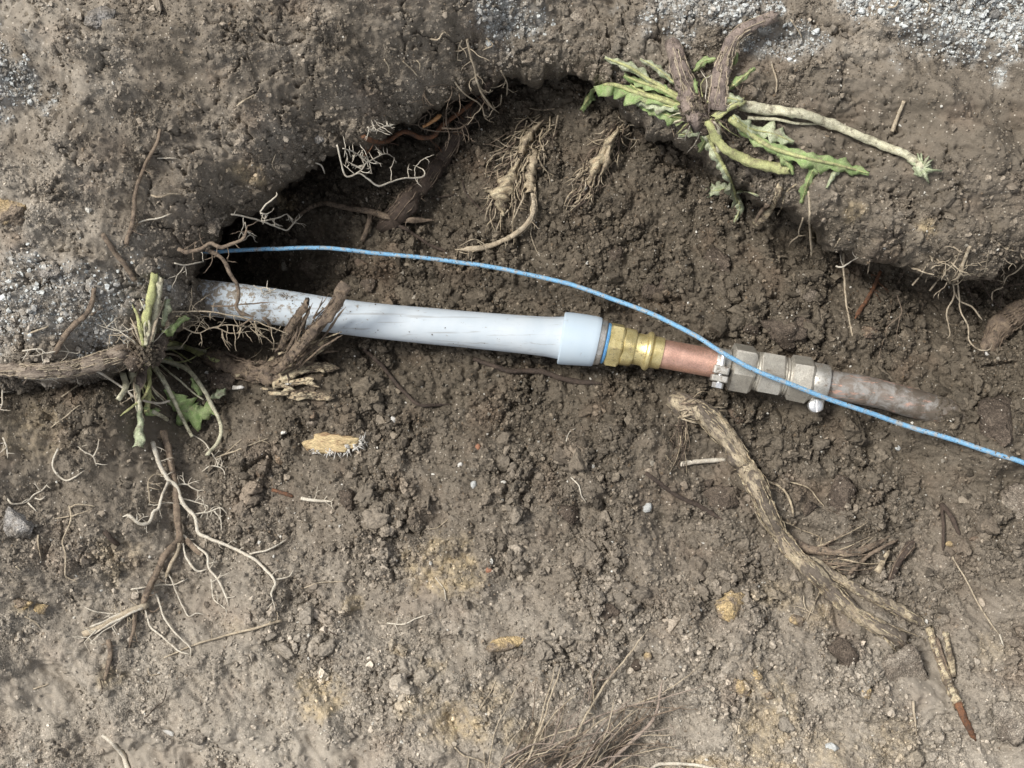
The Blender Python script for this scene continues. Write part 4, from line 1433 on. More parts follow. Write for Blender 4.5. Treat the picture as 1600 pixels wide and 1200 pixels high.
r_ = random.Random(65)
for k in range(20):                       # pale shredded stalks splayed out from the crown
    an = r_.choice((r_.uniform(-.5, 1.9), r_.uniform(-2.0, -1.2), r_.uniform(1.2, 2.0)))
    L = r_.uniform(35, 105)
    x, y = 226 + 10 * math.cos(an), 552 + 12 * math.sin(an)
    bend = r_.uniform(-.5, .5)
    part(w, b1, 'stalk', stalk([(x, y, 14), (x + L * .5 * math.cos(an), y + L * .5 * math.sin(an), 13), (x + L * math.cos(an + bend), y + L * math.sin(an + bend), 5)], r_.uniform(1.6, 3.6), 1.4, 1650 + k, tip=True, wig=.8, flat=.6, bark=0), r_.choice((M_STALKP, M_STALKP, M_PALE, M_STALK)))
r_ = random.Random(61)
for k in range(26):                       # thin dead side roots round the crown
    an = r_.uniform(0, 6.28)
    L = r_.uniform(18, 55)
    x, y = 222 + 14 * math.cos(an), 548 + 16 * math.sin(an)
    part(w, b1, 'side_root', stalk([(x, y, 12), (x + L * .5 * math.cos(an), y + L * .5 * math.sin(an), 12), (x + L * math.cos(an + r_.uniform(-.6, .6)), y + L * math.sin(an + r_.uniform(-.6, .6)), 4)], r_.uniform(.9, 1.8), .7, 1670 + k, tip=True, wig=.9, rootlets=r_.choice((0, 1, 2))), r_.choice((M_WHITE, M_PALE, M_MID)))

# ------------------------------------------------------------------ large root pieces
t = root('long peeled root with pale wood showing, lying below the metal coupling', [
    ([(1062, 632, -6), (1078, 638, 0), (1100, 648, 4), (1135, 682, 5), (1162, 722, 5), (1186, 768, 5), (1205, 812, 4), (1232, 852, 4), (1275, 898, 4), (1320, 945, 4), (1362, 972, 2), (1410, 1000, -2)], 16.5, 11.5, dict(wig=1.0, tip=False, mat=M_WOOD, step=5)),
    ([(1268, 876, 4), (1310, 905, 5), (1360, 930, 5), (1395, 948, 4), (1434, 970, 2)], 7, 9, dict(wig=.8, tip=False, mat=M_WOOD)),
    ([(1205, 832, 2), (1250, 852, 3), (1285, 862, 4), (1330, 862, 4), (1365, 852, 4), (1392, 838, 3)], 8, 3, dict(wig=1.0, mat=M_MID, flat=.6, rootlets=10)),
    ([(1326, 898, 2), (1352, 872, 4), (1380, 855, 5), (1404, 842, 3)], 3.5, 2.5, dict(mat=M_MID)),
    ([(1370, 894, 2), (1380, 876, 4), (1390, 860, 4)], 5, 2.5, dict(mat=M_FIBRE, flat=.6)),
    ([(1390, 908, 1), (1402, 880, 4), (1428, 845, 4)], 5, 7, dict(mat=M_BROWN)),
    ([(1200, 752, 3), (1222, 762, 5), (1234, 782, 6), (1240, 808, 4)], 2.6, 2.2, dict(mat=M_FIBRE)),
    ([(1232, 752, 3), (1262, 762, 4), (1278, 780, 4), (1288, 792, 2)], 1.8, 1.4, dict(mat=M_FIBRE)),
    ([(1205, 806, 3), (1240, 822, 4), (1284, 840, 3)], 1.6, 1.0, dict(mat=M_FIBRE, rootlets=4)),
    ([(1245, 868, 4), (1275, 890, 4), (1295, 882, 3), (1320, 900, 2)], 2, 1, dict(mat=M_FIBRE, rootlets=4)),
    ([(1180, 800, 3), (1200, 830, 3), (1225, 852, 2)], 1.8, 1, dict(mat=M_PALE))], M_WOOD, 'peeled_root', 'root')
wb = t.location.copy()
r_ = random.Random(8)
for k in range(22):
    a = (1070 + r_.uniform(-12, 14), 640 + r_.uniform(-12, 14))
    an = r_.uniform(-.5, 1.0)
    L = r_.uniform(25, 62)
    part(t, wb, 'fibre', stalk([(a[0], a[1], 4), (a[0] + L * .5 * math.cos(an), a[1] - L * .4 * math.sin(an), 8), (a[0] + L * math.cos(an), a[1] - L * .7 * math.sin(an) * .6, 5)], r_.uniform(1, 2.2), .8, 700 + k, tip=True), r_.choice((M_FIBRE, M_MID, M_PALE)))
for k in range(16):
    a = (1062 + r_.uniform(-6, 14), 650 + r_.uniform(-4, 30))
    L = r_.uniform(30, 90)
    an = r_.uniform(1.2, 2.0)
    part(t, wb, 'fibre', stalk([(a[0], a[1], 4), (a[0] + L * .5 * math.cos(an) + 4, a[1] + L * .5 * math.sin(an), 5), (a[0] + L * math.cos(an), a[1] + L * .9 * math.sin(an), 1)], r_.uniform(.8, 1.5), .6, 720 + k, tip=True, rootlets=1), r_.choice((M_FIBRE, M_BROWN, M_MID)))

for k in range(18):
    a = (r_.uniform(1330, 1400), 0)
    y = np.interp(a[0], [1330, 1400], [955, 990]) + r_.uniform(-10, 10)
    an = r_.uniform(.3, .9)
    L = r_.uniform(25, 60)
    part(t, wb, 'fibre', stalk([(a[0], y, 4), (a[0] + L * .5 * math.cos(an), y + L * .5 * math.sin(an), 3), (a[0] + L * math.cos(an), y + L * math.sin(an), 0)], r_.uniform(1.2, 2.8), .8, 740 + k, tip=True, flat=.6), r_.choice((M_FIBRE, M_SPLINT, M_MID)))
for k in range(20):
    a = (r_.uniform(1255, 1320), r_.uniform(850, 900))
    an = r_.uniform(-.75, .1)
    L = r_.uniform(40, 110)
    part(t, wb, 'fibre', stalk([(a[0], a[1], 3), (a[0] + L * .5 * math.cos(an), a[1] + L * .45 * math.sin(an) + 6, 6), (a[0] + L * math.cos(an), a[1] + L * .8 * math.sin(an), 2)], r_.uniform(1.0, 2.4), .7, 1760 + k, tip=True, flat=.7), r_.choice((M_FIBRE, M_BROWN, M_MID, M_MID)))

root('short white root stub poking from the soil left of the peeled root', [([(1064, 725, 1), (1095, 721, 2), (1130, 718, 0)], 4.5, 4, dict(tip=False, wig=.2))], M_WHITE)
root('dark thin root curving below the short white stub', [([(1008, 738, 0), (1030, 755, 1), (1060, 775, 1), (1090, 790, 1), (1130, 812, 0)], 3.5, 4, dict(rootlets=10))], M_BROWN)
t = root('reddish frayed stick lying near the lower edge, split at its upper end', [
    ([(1452, 984, 2), (1462, 1012, 3), (1474, 1045, 4), (1486, 1078, 4), (1498, 1102, 3)], 5, 8, dict(tip=False, mat=M_SPLINT)),
    ([(1478, 990, 3), (1484, 1020, 4), (1490, 1055, 4)], 4.5, 5, dict(tip=False, mat=M_SPLINT)),
    ([(1464, 1000, 2), (1474, 1030, 4), (1484, 1060, 4)], 3, 4, dict(tip=False, mat=M_MID)),
    ([(1496, 1098, 3), (1510, 1130, 2), (1525, 1158, 0)], 5.5, 3.5, dict(mat=M_RED))], M_SPLINT, 'frayed_stick', 'stick')

# splintered stump of a root under the pipe
b2 = cast(420, 585)[0]
t = thing('splintered_root', 'torn root stump with upright splinters leaning on the pale pipe', 'root', b2)
part(t, b2, 'stump', stalk([(330, 560, -2), (370, 576, 4), (410, 582, 7), (450, 574, 7), (478, 566, 4)], 15, 19, 751, wig=2.0, flat=.7, rough=.7), M_BARK)
SPL = [([(432, 578, 10), (470, 540, 16), (505, 500, 22), (522, 478, 26), (536, 452, 28)], 6, 9, M_BARK, 'dark upright splinter crossing the pipe'), ([(470, 545, 14), (505, 508, 20), (540, 462, 24)], 4, 5, M_BARK, None), ([(438, 540, 8), (455, 512, 14), (480, 472, 22)], 6, 7, M_BARK, 'shorter dark splinter against the pipe'),
       ([(448, 545, 8), (470, 512, 14), (484, 478, 20)], 3, 2.5, M_MID, None), ([(420, 590, 8), (470, 566, 12), (512, 534, 12), (522, 528, 11)], 7, 8, M_SPLINT, 'pale torn splinter'), ([(430, 592, 8), (480, 575, 10), (530, 574, 8)], 10, 8, M_SPLINT, 'pale yellow flat splinter'),
       ([(450, 570, 8), (490, 552, 10), (528, 550, 8)], 3, 2.5, M_BARK, None), ([(425, 602, 6), (460, 598, 7), (490, 590, 6)], 6, 5, M_SPLINT, None), ([(446, 606, 3), (462, 618, 4), (490, 618, 4), (522, 622, 2)], 7, 6, M_SPLINT, 'low splinter with white mould'),
       ([(434, 540, 8), (436, 560, 11), (450, 585, 12), (452, 605, 8)], 2.5, 2, M_BROWN, None), ([(430, 560, 8), (412, 575, 9), (380, 592, 4)], 6, 5, M_SPLINT, None), ([(520, 522, 12), (534, 514, 15)], 4, 1.5, M_BARK, None)]
for k, (pts, r0, r1, m, lab) in enumerate(SPL):
    part(t, b2, 'splinter', stalk(pts, r0, r1 if k < 4 else r1 * .7, 760 + k, tip=k not in (0, 2), mode='hang' if k in (0, 1, 2, 3) else 'lie', flat=.45, wig=1.0, rough=.6, **(dict(z0=b2.z + .012, z1=.024) if k in (0, 1, 2, 3) else {})), m, label=lab)
r_ = random.Random(33)
FL = random.Random(35)
for k in range(22):
    q = FL.random()
    x0, y0 = FL.uniform(425, 470), FL.uniform(545, 585)
    x1, y1 = (FL.uniform(462, 490), FL.uniform(470, 505)) if q < .4 else (FL.uniform(505, 545), FL.uniform(455, 540))
    part(t, b2, 'splinter', stalk([(x0, y0), ((x0 + x1) / 2 + FL.uniform(-6, 6), (y0 + y1) / 2), (x1, y1)], FL.uniform(1.4, 3), FL.uniform(1, 2), 1830 + k, mode='hang', z0=b2.z + .014, z1=.022 + FL.uniform(-.002, .004), tip=True, flat=.5, wig=.6), FL.choice((M_BARK, M_BARK, M_MID, M_SPLINT)))
FL = random.Random(34)
for k in range(16):
    x, y = FL.uniform(355, 500), FL.uniform(570, 618)
    an = FL.uniform(-.4, .5)
    L = FL.uniform(10, 34)
    part(t, b2, 'flake', stalk([(x, y, 8), (x + L * .5 * math.cos(an), y + L * .5 * math.sin(an), 10), (x + L * math.cos(an), y + L * math.sin(an), 8)], FL.uniform(2, 4.5), 2, 1790 + k, tip=True, flat=.4, wig=.8), FL.choice((M_SPLINT, M_SPLINT, M_CHALK)))
for k in range(14):
    a = (440 + r_.uniform(-30, 25), 545 + r_.uniform(-12, 14))
    an = r_.uniform(0, 6.28)
    L = r_.uniform(15, 40)
    part(t, b2, 'fibre', stalk([(a[0], a[1], 9), (a[0] + L * .5 * math.cos(an), a[1] + L * .4 * math.sin(an), 10), (a[0] + L * math.cos(an), a[1] + L * .6 * math.sin(an), 6)], 1.3, .7, 780 + k, tip=True, wig=1), r_.choice((M_BROWN, M_MID, M_PALE)))

# cut pale root slice with white hairs
b3 = cast(520, 692)[0]
t = thing('cut_root_piece', 'pale yellow cut root piece with a white hairy fringe on the soil', 'root', b3)
part(t, b3, 'cut_face', lumpy(518, 692, b3.z + .002, 48, 15, 12, 801, 4, rough=.55), organic_material('cut_face_wood', (.68, .55, .31), (.52, .39, .22), dirt=(.22, .13, .075), dirt_amt=.9, scale=330, thr=.47, soft=.14, stretch=(-5, .3)))
r_ = random.Random(4)
for k in range(130):
    x = r_.uniform(490, 570)
    y = 703 - 14 * max(0, (x - 548) / 20) + r_.uniform(-9, 4)
    an = r_.uniform(.3, 2.6) if x < 548 else r_.uniform(-1.6, 1.3)
    L = r_.uniform(4, 14)
    part(t, b3, 'hair', stalk([(x, y, 4), (x + L * .5 * math.cos(an), y + L * .5 * math.sin(an), 3), (x + L * math.cos(an), y + L * math.sin(an), 1)], 1.25, .6, 810 + k, tip=True, wig=.8), M_CHALK)


def fibre_tuft(label, spine, n, spread, length, seed, mats, r=(1, 2.2), core=None, name='dead_tuft', cat='dead tuft', pieces=(), plates=()):
    r_ = random.Random(seed)
    b = cast(spine[0][0], spine[0][1])[0]
    t = thing(name, label, cat, b)
    if core:
        part(t, b, 'stem', stalk(spine, core[0], core[1], seed, wig=1.2, flat=.6), mats[0])
    for pts, r0, r1, m in pieces:
        part(t, b, 'husk', stalk(pts, r0 * .55, r1 * .55, seed + 7, wig=1.0, flat=.4, tip=True), m)
    for pts, wd, m in plates:
        part(t, b, 'husk', leaf_blade(pts, [q * .75 for q in wd], seed=seed + len(wd), teeth=5, lift=3, droop=4), m, thick=.0006)
    sp = px_spline(spine, 3)
    for k in range(n):
        i = r_.randrange(0, len(sp) - 2)
        j = min(i + 3, len(sp) - 1)
        an = math.atan2(sp[j, 1] - sp[i, 1], sp[j, 0] - sp[i, 0]) + r_.gauss(0, .5)
        x, y = sp[i, 0] + r_.gauss(0, spread), sp[i, 1] + r_.gauss(0, spread)
        L = r_.uniform(*length)
        bend = r_.uniform(-.4, .4)
        part(t, b, 'fibre', stalk([(x, y, r_.uniform(1, 6)), (x + L * .5 * math.cos(an), y + L * .5 * math.sin(an), r_.uniform(2, 8)), (x + L * math.cos(an + bend), y + L * math.sin(an + bend), r_.uniform(0, 4))], r_.uniform(*r), .6, seed + k, tip=True), r_.choice(mats))
    return t


fibre_tuft('ragged tuft of dead tan fibres hanging in the middle of the far slope', [(848, 190), (826, 212), (808, 245), (795, 280), (780, 318)], 270, 14, (14, 52), 900, [M_FIBRE, M_FIBRE, M_PALE, M_MID, M_BROWN], core=(3, 5),
           pieces=[([(845, 190, 4), (828, 205, 6), (812, 232, 6)], 4, 4, M_FIBRE), ([(800, 270, 5), (782, 296, 7), (788, 330, 4)], 9, 12, M_SPLINT), ([(765, 300, 3), (780, 305, 5), (796, 312, 5)], 4, 5, M_FIBRE), ([(830, 270, 5), (836, 300, 6), (828, 335, 4)], 5, 4, M_FIBRE)],
           plates=[([(812, 250, 5), (795, 280, 7), (784, 305, 6), (786, 338, 3)], [6, 16, 24, 5], M_SPLINT), ([(845, 192, 5), (825, 215, 7), (815, 240, 6)], [5, 11, 8], M_FIBRE), ([(838, 235, 5), (830, 268, 7), (828, 300, 5)], [8, 15, 9], M_FIBRE), ([(800, 296, 5), (775, 300, 5), (758, 298, 2)], [6, 10, 2], M_SPLINT)])
fibre_tuft('smaller dead tuft with a white frayed tip beside the green weed', [(968, 200), (950, 225), (935, 255), (922, 285), (902, 308)], 180, 9, (12, 42), 950, [M_FIBRE, M_PALE, M_FIBRE, M_MID, M_BROWN], core=(3, 4),
           pieces=[([(962, 205, 4), (945, 232, 6), (928, 270, 5)], 5, 6, M_FIBRE), ([(925, 285, 4), (912, 300, 3), (896, 312, 1)], 4, 2.5, M_CHALK)],
           plates=[([(966, 204, 5), (945, 232, 7), (930, 262, 7), (920, 290, 4)], [5, 12, 15, 6], M_SPLINT), ([(955, 222, 5), (948, 250, 6), (938, 275, 4)], [5, 10, 4], M_FIBRE)])
t = root('curved tan root with a frayed end lying above the blue cable', [
    ([(832, 292, 3), (834, 325, 5), (822, 352, 5), (790, 374, 4), (755, 386, 3), (712, 391, 1)], 3, 5, dict(tip=True, wig=.5, rootlets=14)),
    ([(838, 300, 3), (838, 330, 5), (828, 352, 4), (812, 368, 3)], 2, 1.6, {}),
    ([(830, 348, 4), (830, 370, 2), (842, 398, 0)], 1.3, .9, {}),
    ([(760, 384, 3), (740, 374, 4), (718, 384, 2)], 1.3, .8, {}),
    ([(752, 386, 3), (730, 396, 2), (708, 388, 1)], 1.5, .8, {})], M_PALE)

# ------------------------------------------------------------------ roots lying on the slopes and hanging from the bank
LW = dict(rootlets=0)
root('large branching root system spread over the lower slope below the muddy weed', [
    ([(256, 676, 3), (266, 716, 4), (274, 760, 4), (276, 805, 4), (280, 842, 4), (262, 862, 4), (246, 892, 4), (230, 925, 4), (222, 948, 3)], 5, 5, dict(mat=M_MID, tip=False, rootlets=8)),
    ([(238, 690, 4), (248, 722, 5), (262, 748, 6), (276, 762, 6), (286, 786, 6), (303, 806, 5), (310, 832, 5), (326, 840, 5), (348, 850, 4), (372, 860, 4), (395, 872, 4), (412, 888, 3), (430, 908, 3), (424, 930, 2), (430, 952, 1)], 3.6, 2, dict(mat=M_WHITE, rootlets=12)),
    ([(390, 866, 4), (408, 862, 3), (425, 856, 3), (450, 842, 2)], 2.2, 1.6, dict(mat=M_WHITE)),
    ([(428, 906, 3), (450, 902, 2), (458, 890, 2)], 1.8, 1.2, dict(mat=M_WHITE)),
    ([(276, 758, 6), (292, 756, 5), (300, 762, 4), (312, 768, 2)], 2, 1.3, dict(mat=M_WHITE, rootlets=7)),
    ([(284, 778, 6), (305, 784, 5), (325, 792, 4), (318, 800, 3)], 1.8, 1.1, dict(mat=M_WHITE, rootlets=4)),
    ([(302, 804, 5), (325, 800, 4), (345, 793, 4), (356, 803, 2)], 2, 1.4, dict(mat=M_WHITE, rootlets=4)),
    ([(334, 798, 4), (345, 812, 3), (346, 830, 1)], 1.6, 1.2, dict(mat=M_WHITE)),
    ([(258, 742, 5), (240, 742, 5), (232, 756, 4), (234, 790, 2)], 1.8, 1.2, dict(mat=M_PALE, rootlets=3)),
    ([(262, 752, 5), (254, 772, 5), (248, 795, 3), (240, 800, 3), (232, 816, 2), (218, 818, 2), (202, 806, 2), (192, 808, 1)], 2, 3, dict(mat=M_WHITE, rootlets=8)),
    ([(285, 787, 5), (262, 786, 4), (240, 790, 2)], 1.4, 1, dict(mat=M_WHITE)),
    ([(286, 836, 4), (300, 848, 4), (322, 866, 4), (326, 888, 3), (340, 904, 3), (352, 930, 2), (356, 946, 1)], 2.8, 2, dict(mat=M_WHITE, rootlets=6)),
    ([(285, 850, 4), (292, 872, 4), (308, 892, 3), (322, 890, 3)], 2.2, 2.4, dict(mat=M_WHITE)),
    ([(330, 905, 3), (334, 935, 2), (354, 953, 1)], 1.8, 1.3, dict(mat=M_WHITE, rootlets=4)),
    ([(280, 850, 4), (276, 866, 4), (266, 882, 4), (258, 905, 2)], 3, 2.4, dict(mat=M_PALE)),
    ([(205, 920, 2), (228, 918, 3), (250, 914, 4), (275, 912, 3), (294, 904, 2)], 1.8, 1.3, dict(mat=M_WHITE, rootlets=3)),
    ([(262, 896, 3), (272, 915, 3), (284, 945, 2), (294, 963, 2), (306, 958, 2), (322, 960, 1)], 1.6, 1.5, dict(mat=M_WHITE)),
    ([(226, 946, 3), (205, 954, 5), (180, 966, 6), (155, 980, 5), (132, 990, 3)], 4.5, 4.5, dict(mat=M_PALE, tip=False, flat=.6, rootlets=14, rough=.7)),
    ([(222, 950, 4), (200, 960, 7), (172, 975, 7), (140, 994, 3)], 2.5, 2, dict(mat=M_WHITE)), ([(218, 946, 4), (190, 958, 7), (160, 972, 7), (134, 982, 4)], 2.2, 2, dict(mat=M_WHITE)),
    ([(205, 958, 6), (180, 974, 6), (160, 988, 5), (142, 1004, 2)], 1.8, 1.2, dict(mat=M_WHITE, rootlets=6)), ([(150, 984, 6), (138, 998, 4), (132, 1003, 2)], 1.6, 1, dict(mat=M_WHITE, rootlets=6)),
    ([(215, 948, 3), (185, 958, 3), (160, 958, 3), (140, 952, 2), (130, 946, 1)], 1.8, 1.2, dict(mat=M_WHITE, rootlets=2)),
    ([(232, 924, 3), (246, 932, 4), (254, 960, 4), (266, 980, 3), (285, 1000, 3), (297, 1012, 2), (297, 1028, 1)], 2.2, 1.6, dict(mat=M_WHITE)),
    ([(226, 952, 3), (236, 980, 3), (255, 996, 3), (278, 1016, 2), (300, 1024, 1)], 2, 1.6, dict(mat=M_WHITE)),
    ([(212, 952, 3), (208, 985, 3), (202, 1012, 1)], 3.2, 2.4, dict(mat=M_MID, rootlets=4)),
    ([(228, 945, 3), (240, 956, 3), (256, 942, 2)], 2, 1.6, dict(mat=M_MID)),
    ([(290, 842, 3), (305, 858, 2), (316, 868, 1)], 5, 3, dict(mat=M_MID))], M_WHITE, 'root_system', 'root system')
root('straight tan root lying below the branching root system', [([(256, 1028, 0), (300, 1009, 1), (345, 995, 2), (385, 985, 2), (418, 976, 2), (440, 970, 1)], 1.6, 2.8, dict(tip=False, wig=.3, rootlets=2)), ([(418, 976, 2), (424, 968, 2)], 1.4, 1, {})], M_PALE)
root('short brown root hanging just below the frayed white root end', [([(170, 1000, 1), (172, 1020, 2), (168, 1045, 1), (162, 1066, 0)], 4, 3, dict(rootlets=4))], M_MID)
root('thick white root curling in at the bottom edge near the left corner', [([(162, 1150, 0), (178, 1164, 1), (192, 1180, 1), (198, 1196, 1), (206, 1215, 0)], 3, 4, dict(tip=False, wig=.3))], M_WHITE)
root('white forked root running beside the green stalk, small loops near the tap root', [([(292, 674, 2), (305, 682, 3), (320, 692, 3), (340, 722, 2), (354, 732, 1)], 1.5, 1.3, dict(rootlets=3)), ([(316, 736, 1), (330, 728, 3), (348, 734, 2), (352, 750, 1)], 1.5, 1.2, dict(rootlets=5))], M_WHITE)
# small white roots on the left slope
SM = [('white root hook like a letter U on the left slope', [([(90, 700, 2), (82, 728, 2), (98, 748, 2), (112, 748, 2), (132, 735, 1)], 2, 1.8, {})]),
      ('tiny forked white root right of the hook on the left slope', [([(120, 696, 1), (132, 706, 2), (145, 714, 2), (152, 728, 1)], 1.5, 1.4, dict(rootlets=2)), ([(145, 713, 2), (152, 700, 2), (154, 686, 1)], 1.5, 1, {})]),
      ('white branching root just above the grey stone', [([(12, 778, 1), (20, 787, 2), (42, 784, 2), (52, 774, 2), (66, 766, 2), (75, 754, 1)], 2, 1.4, dict(rootlets=3)), ([(44, 785, 2), (58, 800, 1)], 2, 1.2, {}), ([(54, 778, 2), (64, 780, 2), (72, 774, 1)], 1.5, 1, {})]),
      ('long wavy tan root right of the grey stone with forked top', [([(108, 790, 2), (110, 815, 3), (98, 845, 2), (102, 870, 2), (102, 895, 2), (106, 908, 0)], 2, 1.5, dict(rootlets=2)), ([(110, 792, 3), (122, 788, 3), (150, 792, 1)], 1.8, 1.2, {}), ([(112, 806, 3), (135, 800, 3), (146, 792, 2)], 1.6, 1.2, {}), ([(108, 806, 3), (86, 810, 1)], 1.6, 1.1, {})]),
      ('short tan root under the grey stone', [([(60, 836, 1), (60, 855, 1), (64, 876, 0)], 2, 1.4, {})]),
      ('bright stub of root below the large dark root face', [([(165, 832, 1), (174, 843, 2), (182, 850, 1)], 4, 4, dict(tip=False))]),
      ('tiny white root above the tan stones at the left edge', [([(25, 885, 1), (33, 892, 1)], 1.6, 1.2, {})]),
      ('short white root below the tan stones at the left edge', [([(39, 963, 1), (55, 972, 1), (64, 983, 0)], 1.7, 1.3, dict(rootlets=2))]),
      ('white looped roots at the far left edge under the tap root', [([(4, 600, 2), (4, 628, 3), (0, 640, 2)], 2, 1.6, dict(rootlets=4)), ([(4, 612, 2), (18, 611, 1)], 1.4, 1, {})]),
      ('white forked root at the far left edge below the loops', [([(4, 684, 2), (10, 698, 2), (12, 716, 1)], 1.7, 1.3, dict(rootlets=3)), ([(10, 700, 2), (0, 708, 2)], 1.4, 1, {})]),
      ('diagonal pale rootlet above the white hook', [([(80, 668, 1), (100, 652, 2), (126, 632, 1)], 1.3, 1.5, {})]),
      ('pale thin root below the weed crown on the left', [([(97, 620, 1), (112, 608, 2), (124, 600, 1)], 1.6, 1.4, {})]),
      ('small red-brown rootlet under the straight tan root', [([(225, 1122, 0), (245, 1104, 1), (256, 1095, 1), (262, 1068, 0)], 1.3, 1, {})]),
      ('pale bent rootlet beside the brown hanging root', [([(156, 1060, 1), (160, 1078, 1), (156, 1088, 0)], 1.3, 1, {})]),
      ('pale rootlet near the bottom left slope', [([(52, 1076, 0), (66, 1072, 1), (78, 1068, 0)], 1.8, 1.4, {})]),
      ('small forked rootlet above the pale bottom patch', [([(232, 1044, 1), (234, 1054, 2), (252, 1052, 1)], 1.5, 1.2, {})]),
      ('wavy white rootlet in the middle of the lower slope', [([(604, 973, 1), (630, 976, 1), (650, 966, 1), (676, 958, 0)], 1.8, 1.4, dict(rootlets=2))]),
      ('thin rootlet curving above the wide ochre patch', [([(655, 842, 0), (664, 828, 1), (684, 824, 1), (702, 808, 0)], 1.3, 1.2, {})]),
      ('long faint pink rootlet right of the branching roots', [([(475, 918, 0), (505, 910, 1), (540, 908, 0)], 1.4, 1.2, {})]),
      ('short dark-ended rootlet below the faint pink one', [([(502, 984, 0), (515, 988, 1), (528, 994, 1)], 1.7, 1.3, {})]),
      ('hooked rootlet right of the wide ochre patch', [([(680, 902, 0), (694, 922, 1), (698, 942, 0)], 1.2, 1, {})]),
      ('white kinked rootlet on the crumbly slope below the fittings', [([(892, 745, 1), (904, 758, 2), (909, 775, 2), (916, 786, 1)], 1.6, 1.3, {})]),
      ('short curved rootlet above the white kinked one', [([(884, 690, 0), (890, 676, 1), (901, 669, 0)], 1.4, 1.1, {})]),
      ('long thin straight root lying along the right slope', [([(1488, 870, 1), (1506, 900, 2), (1526, 938, 2), (1545, 970, 2), (1562, 992, 1)], 2, 1.8, dict(wig=.3)), ([(1562, 992, 1), (1569, 1012, 0)], 2, 1.4, dict(mat=M_WHITE))]),
      ('tangle of fine pale rootlets beside the peeled root, over ochre soil', [([(1256, 930, 1), (1258, 950, 3), (1268, 958, 3), (1288, 966, 1)], 1.5, 1.1, dict(rootlets=3)), ([(1282, 922, 1), (1272, 945, 3), (1262, 966, 1)], 1.5, 1.1, dict(rootlets=2))]),
      ('brown root pair standing up on the right slope', [([(1472, 790, 2), (1474, 830, 3), (1474, 860, 2)], 3, 2.5, {}), ([(1470, 788, 2), (1485, 805, 4), (1500, 836, 1)], 4, 3.4, {})]),
      ('thin dark root running under the blue cable', [([(570, 545, 0), (590, 565, 2), (612, 590, 2), (640, 622, 2), (660, 633, 2), (705, 632, 0)], 3.2, 2.4, {})]),
      ('flat dark root under the pale pipe close to the sleeve', [([(740, 560, 0), (790, 578, 2), (840, 580, 3), (890, 594, 3), (940, 600, 1)], 4, 4.5, dict(rootlets=8))]),
      ('pale thin stalk piece standing in the lower right soil', [([(1427, 1095, 1), (1429, 1118, 2), (1432, 1150, 0)], 2.6, 2.2, {})]),
      ('pale flat rootlet pair left of the cut root piece', [([(335, 716, 2), (365, 705, 3), (395, 694, 2), (420, 684, 1)], 1.6, 1.4, dict(rootlets=3)), ([(340, 722, 1), (355, 706, 2), (378, 686, 1)], 1.4, 1, {})]),
      ('rusty root scrap left of the dark cube-like clod', [([(425, 766, 1), (440, 770, 2), (458, 776, 1)], 3, 3, dict(mat=M_RED)), ([(470, 778, 1), (490, 782, 2), (518, 784, 1)], 3, 2, dict(mat=M_WHITE, rootlets=5))])]
for lab, br in SM:
    brown = any(q in lab for q in ('dark', 'brown'))
    root(lab, br, M_BROWN if brown else (M_PALE if any(q in lab for q in ('tan', 'thin', 'pale', 'faint')) else M_WHITE), 'rootlet' if brown is False else 'root', 'root')

# roots on the left bank
root('long tan root dropping down the left bank with pale side shoots', [([(250, 202, 1), (243, 228, 2), (226, 260, 3), (214, 292, 3), (209, 330, 3), (206, 352, 3), (197, 382, 1)], 2.2, 3.6, dict(tip=False, rootlets=4)), ([(210, 350, 3), (228, 344, 3), (250, 340, 2), (268, 334, 1)], 1.8, 1.2, dict(mat=M_WHITE)), ([(246, 247, 2), (262, 247, 2), (276, 248, 1)], 1.5, 1, dict(mat=M_WHITE)), ([(216, 346, 3), (208, 362, 3), (204, 368, 2)], 1.8, 1.2, {})], M_MID)
root('short brown root slanting over the pale grit on the left bank', [([(160, 366, 1), (176, 390, 3), (194, 412, 3), (210, 438, 1)], 3.2, 3.6, dict(tip=False))], M_MID)
root('curved brown root on the grit just above the tap root', [([(146, 452, 1), (144, 472, 3), (134, 492, 4), (112, 512, 4), (96, 532, 3), (88, 548, 1)], 3.6, 4.2, dict(tip=False)), ([(142, 492, 2), (160, 480, 2)], 2.5, 1.4, {})], M_MID)
